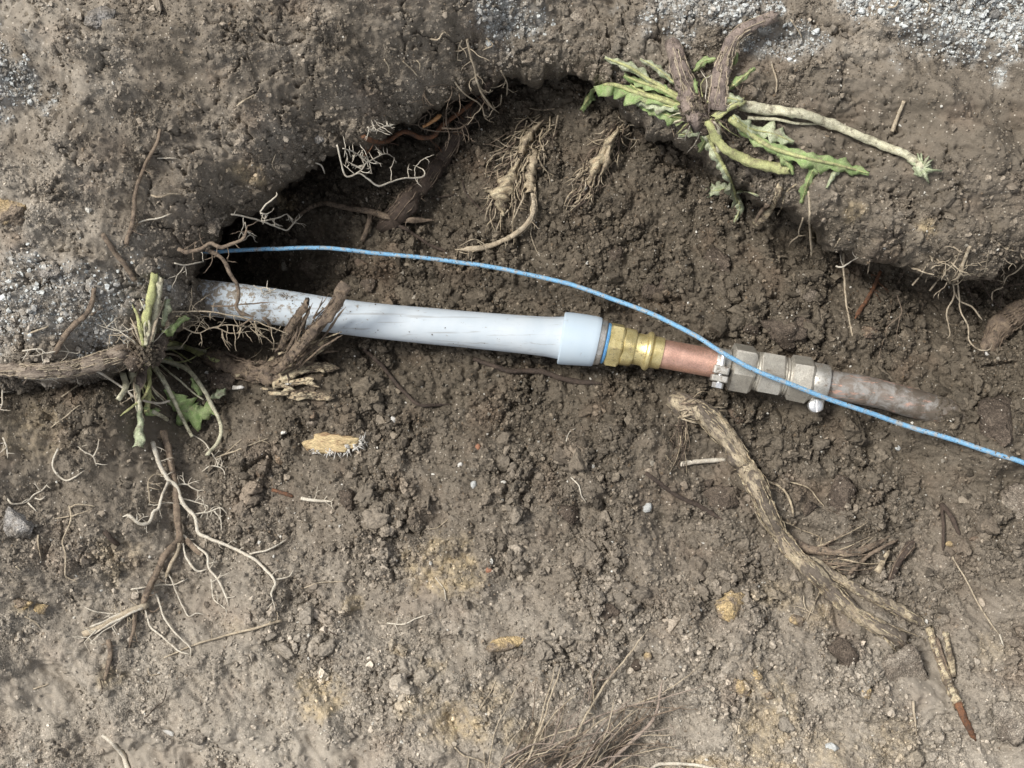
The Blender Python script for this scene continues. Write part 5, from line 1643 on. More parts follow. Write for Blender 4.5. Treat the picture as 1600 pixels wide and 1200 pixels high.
BK = [('pale rootlet on the bank at upper left', [([(370, 166, 1), (382, 158, 2), (398, 146, 1)], 1.7, 1.4, {})]),
      ('short hooked rootlet beside the tan bank root', [([(236, 305, 1), (250, 308, 2), (270, 303, 2), (284, 304, 1)], 1.8, 1.5, {})]),
      ('pale rootlet lying across the grit near the frame edge', [([(42, 522, 1), (60, 516, 2), (76, 510, 1)], 2, 1.6, {})]),
      ('three little white rootlets on the bank above the hollow', [([(600, 92, 1), (607, 104, 2), (607, 117, 1)], 1.5, 1.2, {}), ([(630, 95, 1), (645, 110, 2), (654, 121, 1)], 1.6, 1.5, {}), ([(650, 94, 1), (656, 102, 2), (655, 112, 1)], 1.5, 1.2, {})]),
      ('kinked white rootlet high on the middle bank', [([(671, 60, 1), (684, 62, 2), (694, 50, 2), (704, 58, 1)], 1.8, 1.4, {})]),
      ('thin pale rootlet at the lower edge of the left bank', [([(430, 240, 1), (426, 258, 1), (431, 268, 0)], 1.4, 1.2, {})]),
      ('tan twig lying on the smooth right bank', [([(1412, 158, 1), (1404, 180, 2), (1394, 205, 1)], 2.6, 3, dict(tip=False)), ([(1397, 200, 2), (1401, 208, 1)], 1.5, 1, {})]),
      ('thin tan twig on the bank right of the bent root stub', [([(1206, 100, 1), (1213, 125, 2), (1212, 146, 1)], 2, 1.8, {})]),
      ('pale twig on the grit by the top edge right of the weed', [([(1235, 30, 2), (1250, 52, 2), (1254, 62, 1)], 1.6, 1.5, {})]),
      ('curly pale twig at the top edge among dark grit', [([(1388, 12, 1), (1400, 10, 2), (1404, 0, 2)], 2.4, 2, {}), ([(1448, 20, 1), (1453, 8, 2), (1440, -2, 1)], 1.3, 1, {})])]
for lab, br in BK:
    root(lab, br, M_PALE, 'rootlet', 'root')

# roots in the hollow under the left bank
HZ = lambda px, py, up: cast(px, py, 'f')[0].z + up
root('thick brown root slanting down the back of the hollow', [([(762, 128, 4), (742, 165, 8), (712, 218, 8), (690, 250, 8), (660, 290, 6), (636, 318, 4), (610, 345, -2)], 7, 17, dict(wig=1.0, tip=False, rootlets=8))], M_BROWN)
root('reddish twisted root running across the hollow behind the white loop', [
    ([(566, 212), (584, 220), (606, 220), (632, 206), (655, 214), (676, 214), (692, 196), (722, 172), (752, 150)], 4.5, 3.5, dict(rootlets=10, mode='hang', z0=-.03, z1=-.05)),
    ([(660, 198), (674, 190), (690, 180)], 2.5, 3.5, dict(mode='hang', z0=-.02, z1=-.02, mat=organic_material('raw_orange_wood', (.62, .36, .17), (.5, .25, .1), dirt_amt=.4, scale=300))),
    ([(696, 195), (700, 165), (726, 150), (752, 140)], 2, 1.5, dict(rootlets=8, mat=M_MID, mode='hang', z0=-.02, z1=-.02)), ([(690, 200), (720, 200), (745, 180)], 2, 1.5, dict(rootlets=6, mat=M_MID, mode='hang', z0=-.02, z1=-.03))], M_RED)
root('long white root looping across the dark hollow', [
    ([(526, 226), (532, 248), (541, 276), (560, 270), (575, 280), (592, 291), (610, 284), (628, 279), (660, 277), (662, 265), (645, 258)], 2, 1.7, dict(mode='hang', z0=.052, z1=-.02, rootlets=4)),
    ([(556, 271), (566, 264), (572, 254), (586, 248), (604, 240), (616, 246)], 1.5, 1, dict(mode='hang', z0=.04, z1=-.01, rootlets=14, rl_len=(6, 16))),
    ([(536, 232), (552, 236), (566, 245), (578, 246)], 1.5, 1, dict(mode='hang', z0=.046, z1=.01, rootlets=16, rl_len=(6, 16)))], M_WHITE)
root('pale root dangling from the bank over the thick brown root', [
    ([(730, 60, 1), (734, 85, 3), (742, 110, 5), (750, 140, 5), (764, 163, 4), (780, 176, 3)], 2.6, 2, dict(rootlets=6, mode='hang', z1=-.02)), ([(722, 62, 1), (716, 78, 3), (714, 94, 2)], 1.5, 1, dict(rootlets=4)), ([(760, 60, 1), (770, 70, 2), (754, 79, 1)], 1.5, 1, dict(rootlets=3))], M_PALE)
root('pale forked root hanging left of the dangling one', [([(708, 126), (726, 146), (750, 164), (758, 186)], 1.9, 1.4, dict(mode='hang', z1=-.02, rootlets=5))], M_PALE)
root('thin pale root curling beside the bank edge at the head of the hollow', [([(783, 110), (792, 132), (792, 150)], 1.7, 1.3, dict(mode='hang', z1=-.02, rootlets=3)), ([(784, 148), (781, 165)], 1.3, 1, dict(mode='hang', z0=-.02, z1=-.03))], M_PALE)
root('knotted pale roots hanging from the bank above the orange torn wood', [([(664, 136), (660, 155), (668, 172), (675, 180)], 2, 1.4, dict(mode='hang', z1=-.02, rootlets=9)), ([(672, 135), (690, 132), (708, 136), (718, 145)], 1.5, 1, dict(mode='hang', z0=.02, z1=.0, rootlets=4)), ([(668, 178), (655, 188), (658, 200), (684, 205), (720, 206)], 1.5, 1.2, dict(mode='hang', z0=-.02, z1=-.03, rootlets=6))], M_MID)
root('small white feathery root at the edge of the hollow', [([(574, 198), (584, 205), (596, 200), (608, 194)], 1.6, 1, dict(mode='hang', z0=.05, z1=.03, rootlets=14, rl_len=(5, 14)))], M_WHITE)
root('white curl of root at the lower lip of the left bank', [([(492, 254), (502, 258), (508, 272)], 1.8, 1.4, dict(mode='hang', z1=.0))], M_WHITE)
root('fine white roots hanging from the lower lip above the cable', [
    ([(360, 335), (392, 340), (410, 346), (440, 358), (450, 358), (462, 346), (474, 336)], 2, 1.6, dict(mode='hang', z0=.024, z1=-.03, rootlets=6)), ([(406, 332), (418, 336), (412, 345), (436, 340), (448, 334), (452, 346)], 1.9, 1.2, dict(mode='hang', z0=.02, z1=-.02, rootlets=8, rl_len=(5, 14))),
    ([(406, 332), (416, 318), (432, 306), (432, 300)], 1.7, 1.6, dict(mode='hang', z0=.02, z1=.024)), ([(382, 348), (386, 362), (400, 372)], 1.6, 1.2, dict(mode='hang', z0=.02, z1=-.01, rootlets=3))], M_WHITE)
root('brown root along the back wall just above the blue cable', [([(446, 366, 4), (462, 342, 8), (486, 324, 9), (512, 318, 9), (545, 326, 9), (580, 330, 9), (610, 340, 9), (645, 344, 8), (678, 344, 4)], 2.5, 6, dict(rootlets=14)), ([(578, 332, 4), (574, 355, 6), (566, 376, 2)], 3.5, 4, dict(tip=False))], M_MID)
root('thin dark root running from the brown root down to the cable', [([(610, 345, 2), (640, 362, 3), (668, 380, 3), (700, 396, 1)], 3, 2.5, {})], M_BROWN)
root('faint dark root on the far slope left of the ragged tuft', [([(722, 280, 1), (730, 305, 2), (760, 335, 2), (785, 360, 0)], 2, 1.6, {}), ([(660, 310, 1), (690, 308, 2), (712, 304, 1)], 2, 1.6, {})], M_BROWN)
root('brown root crossing the buried end of the pipe from the bank', [
    ([(278, 388), (292, 394), (312, 390), (328, 380), (345, 386), (362, 382), (380, 372), (386, 352)], 3.2, 2.4, dict(mode='hang', z0=.05, z1=.04, rootlets=8)), ([(322, 390), (342, 400), (352, 412), (362, 432), (372, 448), (372, 468), (368, 478), (378, 490), (400, 496)], 3.2, 2.6, dict(mode='hang', z0=.042, z1=.018, rootlets=4)),
    ([(330, 478), (360, 478), (395, 474), (425, 472)], 2, 1.2, dict(mode='hang', z0=.02, z1=.017)), ([(412, 498), (420, 505), (424, 520)], 3, 3, dict(mode='hang', z0=.02, z1=.0)), ([(395, 498), (380, 506), (370, 512)], 2, 1.4, dict(mode='hang', z0=.018, z1=.005))], M_MID)
root('white wavy rootlet hanging in the dark mouth of the hollow', [([(272, 412), (286, 414), (300, 412), (318, 409)], 1.8, 1.4, dict(mode='hang', z0=.05, z1=.03, rootlets=3))], M_WHITE)
root('small white wisps lying on the upper rim of the pale pipe', [([(396, 446), (404, 450), (416, 449), (424, 454)], 1.5, 1.1, dict(mode='hang', z0=.016, z1=.016, rootlets=5, rl_len=(4, 10)))], M_WHITE)
root('fibrous pale roots draped along the lower side of the muddy pipe', [
    ([(268, 488), (310, 486), (345, 490), (380, 496), (415, 508), (450, 522), (440, 524)], 1.8, 1.2, dict(mode='hang', z0=.03, z1=.006, rootlets=10)), ([(285, 512), (310, 520), (335, 512), (360, 520), (395, 518)], 1.5, 1, dict(mode='hang', z0=.02, z1=.0, rootlets=12)),
    ([(275, 494), (300, 492), (312, 500), (304, 506), (296, 505)], 1.5, 1, dict(mode='hang', z0=.024, z1=.01, rootlets=6)), ([(330, 512), (360, 508), (400, 512), (430, 520)], 1.6, 1, dict(mode='hang', z0=.01, z1=.0, rootlets=8))], M_PALE)

# roots along the right bank edge
root('straight pale root hanging from the right bank below the green leaf', [([(1263, 298), (1265, 330), (1266, 365), (1268, 402)], 2.6, 2.2, dict(mode='hang', z1=-.012, tip=False))], M_PALE)
root('pale forked root hanging beside the straight one', [([(1255, 340), (1248, 360), (1248, 368), (1238, 376), (1232, 386)], 1.8, 1.2, dict(mode='hang', z1=-.02)), ([(1248, 369), (1262, 367)], 1.4, 1, dict(mode='hang', z0=.0, z1=-.006))], M_PALE)
root('long pale root hanging down the slope with a white fork at its top', [([(1319, 396), (1318, 420), (1320, 450), (1325, 490), (1332, 526)], 2.4, 2, dict(mode='hang', z1=-.018, tip=False, rootlets=2)), ([(1306, 416), (1316, 417), (1330, 408), (1341, 402)], 2, 1.3, dict(mode='hang', z0=.004, z1=.012, mat=M_WHITE, rootlets=2))], M_PALE)
root('reddish brown root hanging beside the long pale one', [([(1376, 424), (1366, 448), (1350, 475), (1336, 498)], 3, 3.5, dict(mode='hang', z1=-.012, rootlets=4))], M_RED)
root('thin dark strand hanging down to the pale tip right of the red root', [([(1412, 424), (1396, 460), (1388, 500), (1378, 540), (1370, 562)], 1.4, 1.4, dict(mode='hang', z1=-.012)), ([(1402, 462), (1408, 490), (1388, 510), (1384, 532)], 1.2, .9, dict(mode='hang', z0=-.01, z1=-.016)), ([(1406, 492), (1400, 535)], 1, .8, dict(mode='hang', z0=-.012, z1=-.018))], M_MID)
root('main cluster of wavy white roots dangling from the right bank', [
    ([(1516, 384), (1505, 410), (1500, 428), (1488, 442), (1480, 434)], 3, 2.4, dict(mode='hang', z0=.02, z1=.0, rootlets=5)), ([(1489, 440), (1490, 465), (1480, 485), (1482, 508), (1484, 524), (1478, 529)], 1.9, 1.5, dict(mode='hang', z0=.0, z1=-.014)),
    ([(1496, 436), (1498, 462), (1502, 488), (1512, 508), (1514, 532), (1530, 546), (1545, 546), (1550, 538)], 1.9, 1.5, dict(mode='hang', z0=.0, z1=-.006)), ([(1490, 452), (1500, 470), (1518, 480), (1536, 500)], 1.7, 2, dict(mode='hang', z0=-.002, z1=-.012)),
    ([(1420, 414), (1440, 424), (1452, 428), (1470, 432), (1484, 440)], 2, 1.6, dict(mode='hang', z0=.016, z1=.004, rootlets=8)), ([(1425, 446), (1440, 428), (1450, 412)], 2, 1.4, dict(mode='hang', z0=.004, z1=.014)), ([(1452, 454), (1470, 432), (1492, 410), (1500, 390)], 2, 1.5, dict(mode='hang', z0=.0, z1=.016, rootlets=6)),
    ([(1488, 386), (1506, 395), (1518, 388)], 1.8, 1.2, dict(mode='hang', z0=.02, z1=.02)), ([(1446, 440), (1450, 428)], 1.5, 1.2, dict(mode='hang', z0=.004, z1=.008)), ([(1455, 420), (1470, 410), (1485, 408)], 1.5, 1, dict(mode='hang', z0=.012, z1=.014, rootlets=8))], M_PALE)
root('pale root hanging at the right frame edge', [([(1606, 404), (1590, 424), (1574, 432), (1568, 445)], 1.7, 1.5, dict(mode='hang', z0=.02, z1=.0)), ([(1567, 448), (1552, 456), (1550, 472)], 1.8, 1.2, dict(mode='hang', z0=-.004, z1=-.016))], M_PALE)
root('thin dark roots crossing the hollow under the right bank', [([(1500, 432), (1516, 458), (1530, 484)], 1.4, 1.2, dict(mode='hang', z0=-.02, z1=-.03)), ([(1532, 436), (1545, 460), (1562, 482)], 1.6, 1.2, dict(mode='hang', z0=-.02, z1=-.03)), ([(1515, 432), (1545, 436), (1566, 450), (1562, 480)], 1.4, 1, dict(mode='hang', z0=-.01, z1=-.02)), ([(1560, 450), (1580, 446), (1606, 442)], 1.8, 1.4, dict(mode='hang', z0=-.02, z1=-.01))], M_BROWN)
root('pale rootlets fringing the right bank edge', [([(1544, 388), (1542, 410), (1538, 428)], 1.4, 1, dict(mode='hang', z0=.02, z1=.0, rootlets=5)), ([(1512, 405), (1508, 425), (1504, 436)], 1.6, 1, dict(mode='hang', z0=.02, z1=.006, rootlets=3)), ([(1560, 380), (1575, 390), (1606, 394)], 2, 1.4, dict(mode='hang', z0=.025, z1=.02, rootlets=6)), ([(1570, 400), (1566, 418), (1572, 428)], 1.3, 1, dict(mode='hang', z0=.02, z1=.0, rootlets=3)), ([(1360, 408), (1355, 428)], 1.8, 1.4, dict(mode='hang', z0=.014, z1=.0)), ([(1312, 372), (1302, 390)], 1.8, 1.4, dict(mode='hang', z0=.016, z1=.004))], M_PALE)
root('fat dark brown root entering from the right frame edge', [([(1640, 462, 6), (1606, 482, 9), (1578, 500, 9), (1556, 520, 6), (1546, 542, 0)], 22, 15, dict(wig=1.2, tip=False, rootlets=14))], M_BARK)
root('torn pale root stub hanging under the long hanging leaf', [([(1218, 290), (1214, 306), (1204, 326), (1182, 350)], 5, 6, dict(mode='hang', z0=.028, z1=-.01, tip=False, flat=.6, mat=M_SPLINT)), ([(1244, 288), (1228, 302), (1222, 322), (1214, 336)], 2, 1.4, dict(mode='hang', z0=.028, z1=.01)), ([(1200, 318), (1186, 336), (1178, 352)], 4, 2, dict(mode='hang', z0=.015, z1=-.012, mat=M_MID))], M_SPLINT)
root('thin rootlets fraying from the soil between tuft and weed', [([(968, 208, 2), (985, 218, 3), (1008, 218, 1)], 1.3, 1, dict(rootlets=3)), ([(966, 182, 2), (974, 190, 2), (990, 196, 1)], 1.3, 1, dict(rootlets=2)), ([(1018, 220, 1), (1030, 234, 1)], 1, .7, dict(rootlets=2))], M_PALE)

# dry tuft of stems at the lower frame edge
b4 = cast(880, 1198)[0]
t = thing('dry_root_tuft', 'bushy tuft of dry brown and straw stems at the bottom edge', 'dry tuft', b4)
GS = [([(815, 1215), (835, 1160), (868, 1040)], 2.2), ([(790, 1230), (830, 1175), (878, 1036)], 2.6), ([(868, 1210), (935, 1085), (985, 1020), (1013, 982)], 2.8), ([(760, 1215), (775, 1140), (818, 1055)], 1.6), ([(940, 1205), (985, 1160), (1020, 1125), (1036, 1062)], 3.2),
      ([(880, 1215), (925, 1170), (990, 1130), (1080, 1100)], 2.4), ([(870, 1180), (950, 1120), (1040, 1080), (1100, 1035)], 2), ([(890, 1140), (960, 1110), (1040, 1090), (1120, 1064)], 2), ([(850, 1200), (890, 1160), (924, 1136)], 2.6), ([(830, 1195), (855, 1130), (905, 1080)], 2),
      ([(920, 1095), (928, 1040), (934, 1030), (928, 1010)], 1.5), ([(924, 1100), (932, 1060), (946, 1030)], 1.4), ([(928, 1106), (925, 1060), (905, 1038), (885, 1030)], 1.5), ([(934, 1062), (955, 1058), (960, 1042)], 1.2), ([(915, 1180), (975, 1110), (1000, 1105), (1092, 1108)], 1.6), ([(1000, 1135), (992, 1108)], 1.6)]
r_ = random.Random(21)
for k in range(54):
    a = r_.uniform(.35, 1.25)
    x0, y0 = r_.uniform(770, 960), r_.uniform(1185, 1225)
    L = r_.uniform(60, 170)
    bend = r_.uniform(-.35, .35)
    GS.append(([(x0, y0), (x0 + L * .5 * math.cos(a), y0 - L * .5 * math.sin(a)), (x0 + L * math.cos(a + bend), y0 - L * .9 * math.sin(a + bend))], r_.uniform(.9, 2.1)))
MAT_REDST = organic_material('stem_dry', (.44, .36, .29), (.33, .255, .205), dirt_amt=.5, scale=420)
for k, (pts, rr) in enumerate(GS):
    z = [(p[0], p[1], 3 + 14 * (i / (len(pts) - 1)) * (.4 + .9 * r_.random())) for i, p in enumerate(pts)]
    part(t, b4, 'stem', stalk(z, rr, rr * .6, 1100 + k, tip=True, wig=.6, rootlets=r_.choice((0, 0, 1, 2)), rl_len=(8, 18)), (M_PALE if k % 3 == 0 or k < 4 else (MAT_REDST if k % 3 == 1 else M_MID)))
root('pale root curving along the bottom edge right of the dry tuft', [([(1010, 1208, 1), (1030, 1195, 2), (1060, 1193, 2), (1100, 1198, 1), (1140, 1206, 0)], 3, 2.4, {})], M_WHITE)
root('pale rootlets at the bottom edge left of the dry tuft', [([(710, 1168, 1), (724, 1180, 2), (745, 1186, 2), (762, 1196, 1)], 1.7, 1.4, {}), ([(732, 1184, 1), (730, 1206, 1)], 1.5, 1.2, {}), ([(758, 1202, 1), (756, 1172, 2)], 1.3, 1, {}), ([(748, 1110, 1), (765, 1085, 2), (775, 1060, 1)], 1.2, 1, {})], M_PALE)

# ------------------------------------------------------------------ stones, pebbles and clods one can tell apart
ST = [('stone', 'brown rounded stone beside the top of the peeled root', 'stone', 1150, 651, 17, 13, M_PEB, .8, .5), ('stone', 'dark lump with a bright tan top on the lower slope', 'stone', 1146, 952, 24, 28, M_TAN, .7, .2),
      ('clod', 'dark square clod near the cut root piece', 'clod', 543, 783, 22, 19, M_CLOD, .7, .2), ('clod', 'pale flat-faced clod in the middle of the crumbly slope', 'clod', 888, 803, 24, 18, M_CLOD, .5, .3),
      ('clod', 'big rounded clod against the metal coupling', 'clod', 1226, 516, 42, 36, M_CLOD, .55, .4), ('clod', 'oval smooth clod half sunk above the coupling', 'clod', 1262, 463, 23, 17, M_CLODD, .5, 0), ('stone', 'mossy brown stone on the far slope below the hanging roots', 'stone', 1357, 518, 15, 13, M_PEB, .8, 0),
      ('clod', 'dark rock-like clod by the end of the old copper pipe', 'clod', 1566, 655, 42, 46, M_CLOD, .5, .3), ('stone', 'large grey stone half buried at the right frame edge', 'stone', 1590, 790, 32, 40, M_CLODD, .55, .2),
      ('stone', 'pale grey stone at the left frame edge', 'stone', 28, 818, 30, 24, M_GREY, .6, .2), ('stone', 'tan stone at the left frame edge beside the grit', 'stone', 16, 326, 26, 24, M_TAN, .6, .1), ('stone', 'grey flat stone set in the grit on the left bank', 'stone', 75, 420, 17, 14, M_GREY, .4, .3),
      ('stone', 'grey stone at the top edge near the left corner', 'stone', 156, 26, 22, 18, M_GREY, .6, .3), ('stone', 'yellow stone on the lower left slope', 'stone', 34, 943, 14, 11, M_TAN, .6, .2), ('stone', 'tan stone right of the yellow one on the lower left slope', 'stone', 62, 952, 14, 13, M_TAN, .6, .1),
      ('pebble', 'long ochre pebble lying on the lower slope', 'pebble', 790, 1004, 30, 10, M_TAN, .7, -.25), ('pebble', 'ochre pebble right of the long one by the dry tuft', 'pebble', 1012, 1026, 8, 8, M_TAN, .8, .3), ('pebble', 'round dark pebble beside the ochre pebble', 'pebble', 996, 1038, 10, 10, M_CLOD, .8, .1),
      ('clod', 'pointed dark clod near the lower middle slope', 'clod', 948, 952, 18, 14, M_CLOD, .8, .5), ('clod', 'wide smooth clod lying in the lower right soil', 'clod', 1408, 1050, 46, 40, M_CLODD, .35, .2), ('clod', 'broken clod left of the wide smooth one', 'clod', 1325, 1030, 30, 24, M_CLOD, .5, .4),
      ('stone', 'small yellow stone between the two smooth clods', 'stone', 1356, 1082, 8, 11, M_TAN, .7, .1), ('stone', 'grey-blue stone near the bottom right', 'stone', 1302, 1168, 12, 11, M_SLATE, .6, .3), ('clod', 'pale flat slab of soil in the bottom right corner', 'clod', 1592, 1120, 40, 44, M_CLODD, .35, .5),
      ('clod', 'round clod beneath the curved fibres of the peeled root', 'clod', 1262, 796, 15, 13, M_CLOD, .8, .2), ('clod', 'tall dark clod right of the curved fibres', 'clod', 1312, 782, 24, 30, M_CLOD, .7, .3), ('clod', 'big smooth clod in the hollow left of the peeled root', 'clod', 1128, 780, 30, 30, M_CLOD, .5, .1), ('clod', 'small round clod above that smooth one', 'clod', 1107, 754, 9, 9, M_CLOD, .8, .1),
      ('clod', 'flat clod under the blue cable near the pale pipe', 'clod', 485, 420, 30, 20, M_CLOD, .5, .2), ('clod', 'grey oval clod close above the pale pipe', 'clod', 574, 446, 17, 14, M_CLOD, .5, .4), ('clod', 'ochre-brown crumb under the blue cable', 'clod', 566, 412, 11, 9, M_PEB, .7, .2),
      ('clod', 'cleft clod on the far slope right of the sleeve', 'clod', 1012, 452, 16, 20, M_CLOD, .7, .3), ('clod', 'twin clod touching the cleft one', 'clod', 1036, 448, 13, 15, M_CLOD, .7, .2), ('clod', 'wide clod below the hanging leaf', 'clod', 1122, 408, 26, 19, M_CLOD, .6, .3), ('clod', 'clod on the slope above the blue cable crossing', 'clod', 1175, 512, 18, 14, M_CLOD, .7, .2),
      ('clod', 'rounded clod on the far slope right of the dead tuft', 'clod', 962, 398, 16, 14, M_CLOD, .7, .2), ('clod', 'large lump of soil lodged at the torn root stump', 'clod', 395, 530, 36, 22, M_CLOD, .7, .2), ('clod', 'brown clod left of the torn root stump', 'clod', 345, 596, 24, 18, M_CLOD, .7, .3),
      ('clod', 'pale crumb left of the cut root piece', 'clod', 437, 718, 12, 10, M_PEB, .7, .2), ('clod', 'pale crumb above the cut root piece', 'clod', 488, 662, 12, 9, M_CLODD, .7, .1), ('clod', 'pinkish crumb on the soil above the cut root piece', 'clod', 488, 650, 7, 7, M_PEB, .8, .1), ('clod', 'yellowish crumb at the foot of the dark stalk', 'clod', 408, 742, 9, 9, M_PEB, .8, .2),
      ('pebble', 'reddish pebble on the crumbly slope above the ochre patch', 'pebble', 746, 698, 5.5, 5, organic_material('brick_red', (.42, .20, .12), (.34, .17, .10), dirt_amt=.3, scale=300), .8, .2), ('pebble', 'reddish pebble right of the ochre patch', 'pebble', 764, 890, 6, 5, organic_material('brick_red_dull', (.36, .18, .11), (.3, .15, .1), dirt_amt=.3, scale=300), .8, .1),
      ('pebble', 'white pebble on the slope right of the cut root piece', 'pebble', 614, 656, 5, 7, M_CHALK, .8, .2), ('pebble', 'small white pebble below the reddish pebble', 'pebble', 719, 726, 4, 4, M_CHALK, .8, .2), ('pebble', 'bluish white chip on the crumbly slope', 'pebble', 740, 757, 5, 8, M_SLATE, .8, .2), ('pebble', 'bluish white chip on the slope left of the peeled root', 'pebble', 1011, 794, 7, 9, M_SLATE, .8, .5),
      ('pebble', 'white ball at the tip of the dangling roots', 'pebble', 1542, 552, 4.5, 4.5, M_CHALK, 1, 0), ('pebble', 'grey-white pebble under the blue cable by the old copper pipe', 'pebble', 1402, 700, 5, 5, M_SLATE, .8, .2), ('pebble', 'orange pebble on the right slope', 'pebble', 1524, 843, 9, 5.5, M_PEB, .7, -.2), ('pebble', 'tan pebble beside the orange one on the right slope', 'pebble', 1484, 850, 7, 4.5, M_TAN, .7, .1), ('pebble', 'small tan pebble below the blue cable', 'pebble', 1315, 743, 6, 5, M_TAN, .8, .1),
      ('clod', 'tan-topped clod near the bottom of the lower right slope', 'clod', 1160, 1075, 17, 15, M_TAN, .7, .2), ('stone', 'pale yellow stone near the lower right slope', 'stone', 1182, 1054, 9, 8, M_TAN, .8, .1), ('stone', 'yellow stone beside it at the lower right', 'stone', 1200, 1084, 10, 9, M_TAN, .7, .1), ('clod', 'ochre clod near the tangle of rootlets', 'clod', 1246, 968, 15, 11, M_TAN, .7, .5),
      ('clod', 'brown lump on the left bank lip beside the hollow', 'clod', 330, 352, 20, 17, M_CLODD, .6, .3), ('clod', 'pinkish grey lump on the bank by the top edge', 'clod', 868, 48, 20, 12, M_CLODD, .7, -.7), ('clod', 'grey lump at the top edge beside the pinkish one', 'clod', 908, 26, 18, 16, M_CLODD, .6, .2), ('clod', 'tan lump at the very edge of the bank above the far slope', 'clod', 823, 95, 10, 9, M_CLODD, .7, .1),
      ('stone', 'dark angular stone set in the left bank', 'stone', 497, 215, 10, 9, M_GREY, .5, .2), ('clod', 'pale yellowish stone lump in the lower left soil', 'clod', 265, 1145, 9, 7, M_CHALK, .6, .2), ('clod', 'lump beside the small white stone in the lower left soil', 'clod', 305, 1150, 14, 18, M_CLODD, .6, .2)]
for k, (nm, lab, cat, px, py, rx, ry, mat, h, rot) in enumerate(ST):
    lump(nm, lab, cat, px, py, rx, ry, mat, h, 2000 + k, .92 if nm != 'pebble' else .4, rot, .46 if h > .45 else .4, .5 if nm != 'pebble' else .3)

# ------------------------------------------------------------------ scatter of crumbs and grit
inframe = (U > -120) & (U < 1720) & (W > 60) & (W < 1300) & (W > lip_at[None, :] - 130)
loose = 0.25 + sstep(-0.15, 0.35, fbm(U / 110, W / 110, 21, 3))
loose = loose * (1 - 0.45 * sstep(980, 1150, W + 0.15 * (800 - U))) * (1 - 0.5 * (1 - sstep(250, 420, U + 0.25 * (W - 900))))
loose = loose * (1 - .88 * SMF)
N1 = 110000
p = surface_samples(X, Y, Zf, inframe * loose, N1)
r = 1.35 * (RNG.random(N1) + 0.002) ** -0.42
big_ok = sstep(1150, 900, 600 - p[:, 1] / S)
r = np.clip(r, 1.2, 3.6 + 7.0 * RNG.random(N1) ** 1.6 * (0.35 + 0.65 * big_ok)) * S
p[:, 2] += r * (0.05 + 0.3 * RNG.random(N1))
c, _ = crumb_colours(p, r, False)
# soil clinging to the buried end of the pipe, the clamps and the old pipe
ext, exr = [], []
re_ = random.Random(77)


def cling(px, ang, rad, rr):
    t_, s_, u_ = ax_frame(px)
    ext.append(ax_pt(px) + s_ * (math.cos(ang) * rad * S) + u_ * (math.sin(ang) * rad * S))
    exr.append(rr * S)


heaps = [(268, 2.2), (276, 1.4), (285, .8), (290, 2.5), (300, 2.3), (312, 2.6), (318, 1.7), (300, .6), (335, 2.5), (352, .5), (375, 2.2), (409, 2.1), (415, 2.2), (440, 2.3), (448, 2.2), (455, 2.25), (330, .4), (395, .45), (420, .4)]
for k in range(620):
    hx, ha = re_.choice(heaps)
    tight = re_.random() ** .7
    px = max(262, hx + re_.gauss(0, 7 * tight))
    cling(px, ha + re_.gauss(0, .22 * tight), 27.5, re_.uniform(.8, 1.8 if px > 330 else 3.6))
for k in range(30):
    cling(re_.uniform(420, 860), re_.uniform(.2, 2.9), 28.6, re_.uniform(.6, 1.3))
for k in range(420):
    cling(1545 - 90 * re_.random() ** 1.6, re_.gauss(1.9, .7), 22, re_.uniform(.9, 3.6))
for k in range(60):
    cling(re_.choice((1180, 1226, 1139, 1269, 1292, 991)) + re_.uniform(-2, 2), re_.uniform(.2, 2.9), 28, re_.uniform(.7, 1.4))
for k in range(240):
    i = re_.randrange(0, 245)
    ext.append(cp[i] + Vector((re_.uniform(-1, 1), re_.uniform(-1, 1), 0)) * .0012 + Vector((0, 0, .0013)))
    exr.append(re_.uniform(.5, 1.2) * S)
for pts_, rd_ in THICK:
    n_ = int(len(pts_) * 1.6 * min(1.6, rd_[len(rd_) // 2] / (9 * S)))
    for k in range(n_):
        i = re_.randrange(0, len(pts_))
        a_ = re_.gauss(1.57, .9)
        t_ = (pts_[min(i + 1, len(pts_) - 1)] - pts_[max(i - 1, 0)]).normalized()
        s_ = t_.cross(Vector((0, 0, 1)))
        if s_.length < .2:
            continue
        s_.normalize()
        ext.append(pts_[i] + s_ * (math.cos(a_) * rd_[i]) + s_.cross(t_) * (math.sin(a_) * rd_[i] * .95))
        exr.append(re_.uniform(.7, 2.3) * S)
for cx_, cy_, rx_, ry_, n_, zz in ((1098, 170, 36, 30, 260, b0.z + .022), (224, 548, 30, 32, 240, b1.z + .024), (1060, 110, 16, 40, 60, None)):
    for k in range(n_):
        a_, q_ = re_.uniform(0, 6.28), re_.random() ** .6
        px, py = cx_ + rx_ * q_ * math.cos(a_), cy_ + ry_ * q_ * math.sin(a_)
        z_ = cast(px, py)[0].z + .004 if zz is None else zz - .012 * q_ * q_
        ext.append(P(px, py, z_ + re_.uniform(-.003, .002)))
        exr.append(re_.uniform(.9, 4.0) * S)
ext = np.array([[*q_] for q_ in ext])
cx, _ = soil_colour(ext[:, 0] / S + 800, 600 - ext[:, 1] / S, False)
p = np.vstack([p, ext]); r = np.concatenate([r, np.array(exr)])
c = np.vstack([c, cx * (0.8 + 0.5 * RNG.random((len(ext), 1)))])
# (soil clinging to things is kept)
scatter('soil_crumbs', 'loose crumbs of moist dark soil covering the pit floor', p, r, c)


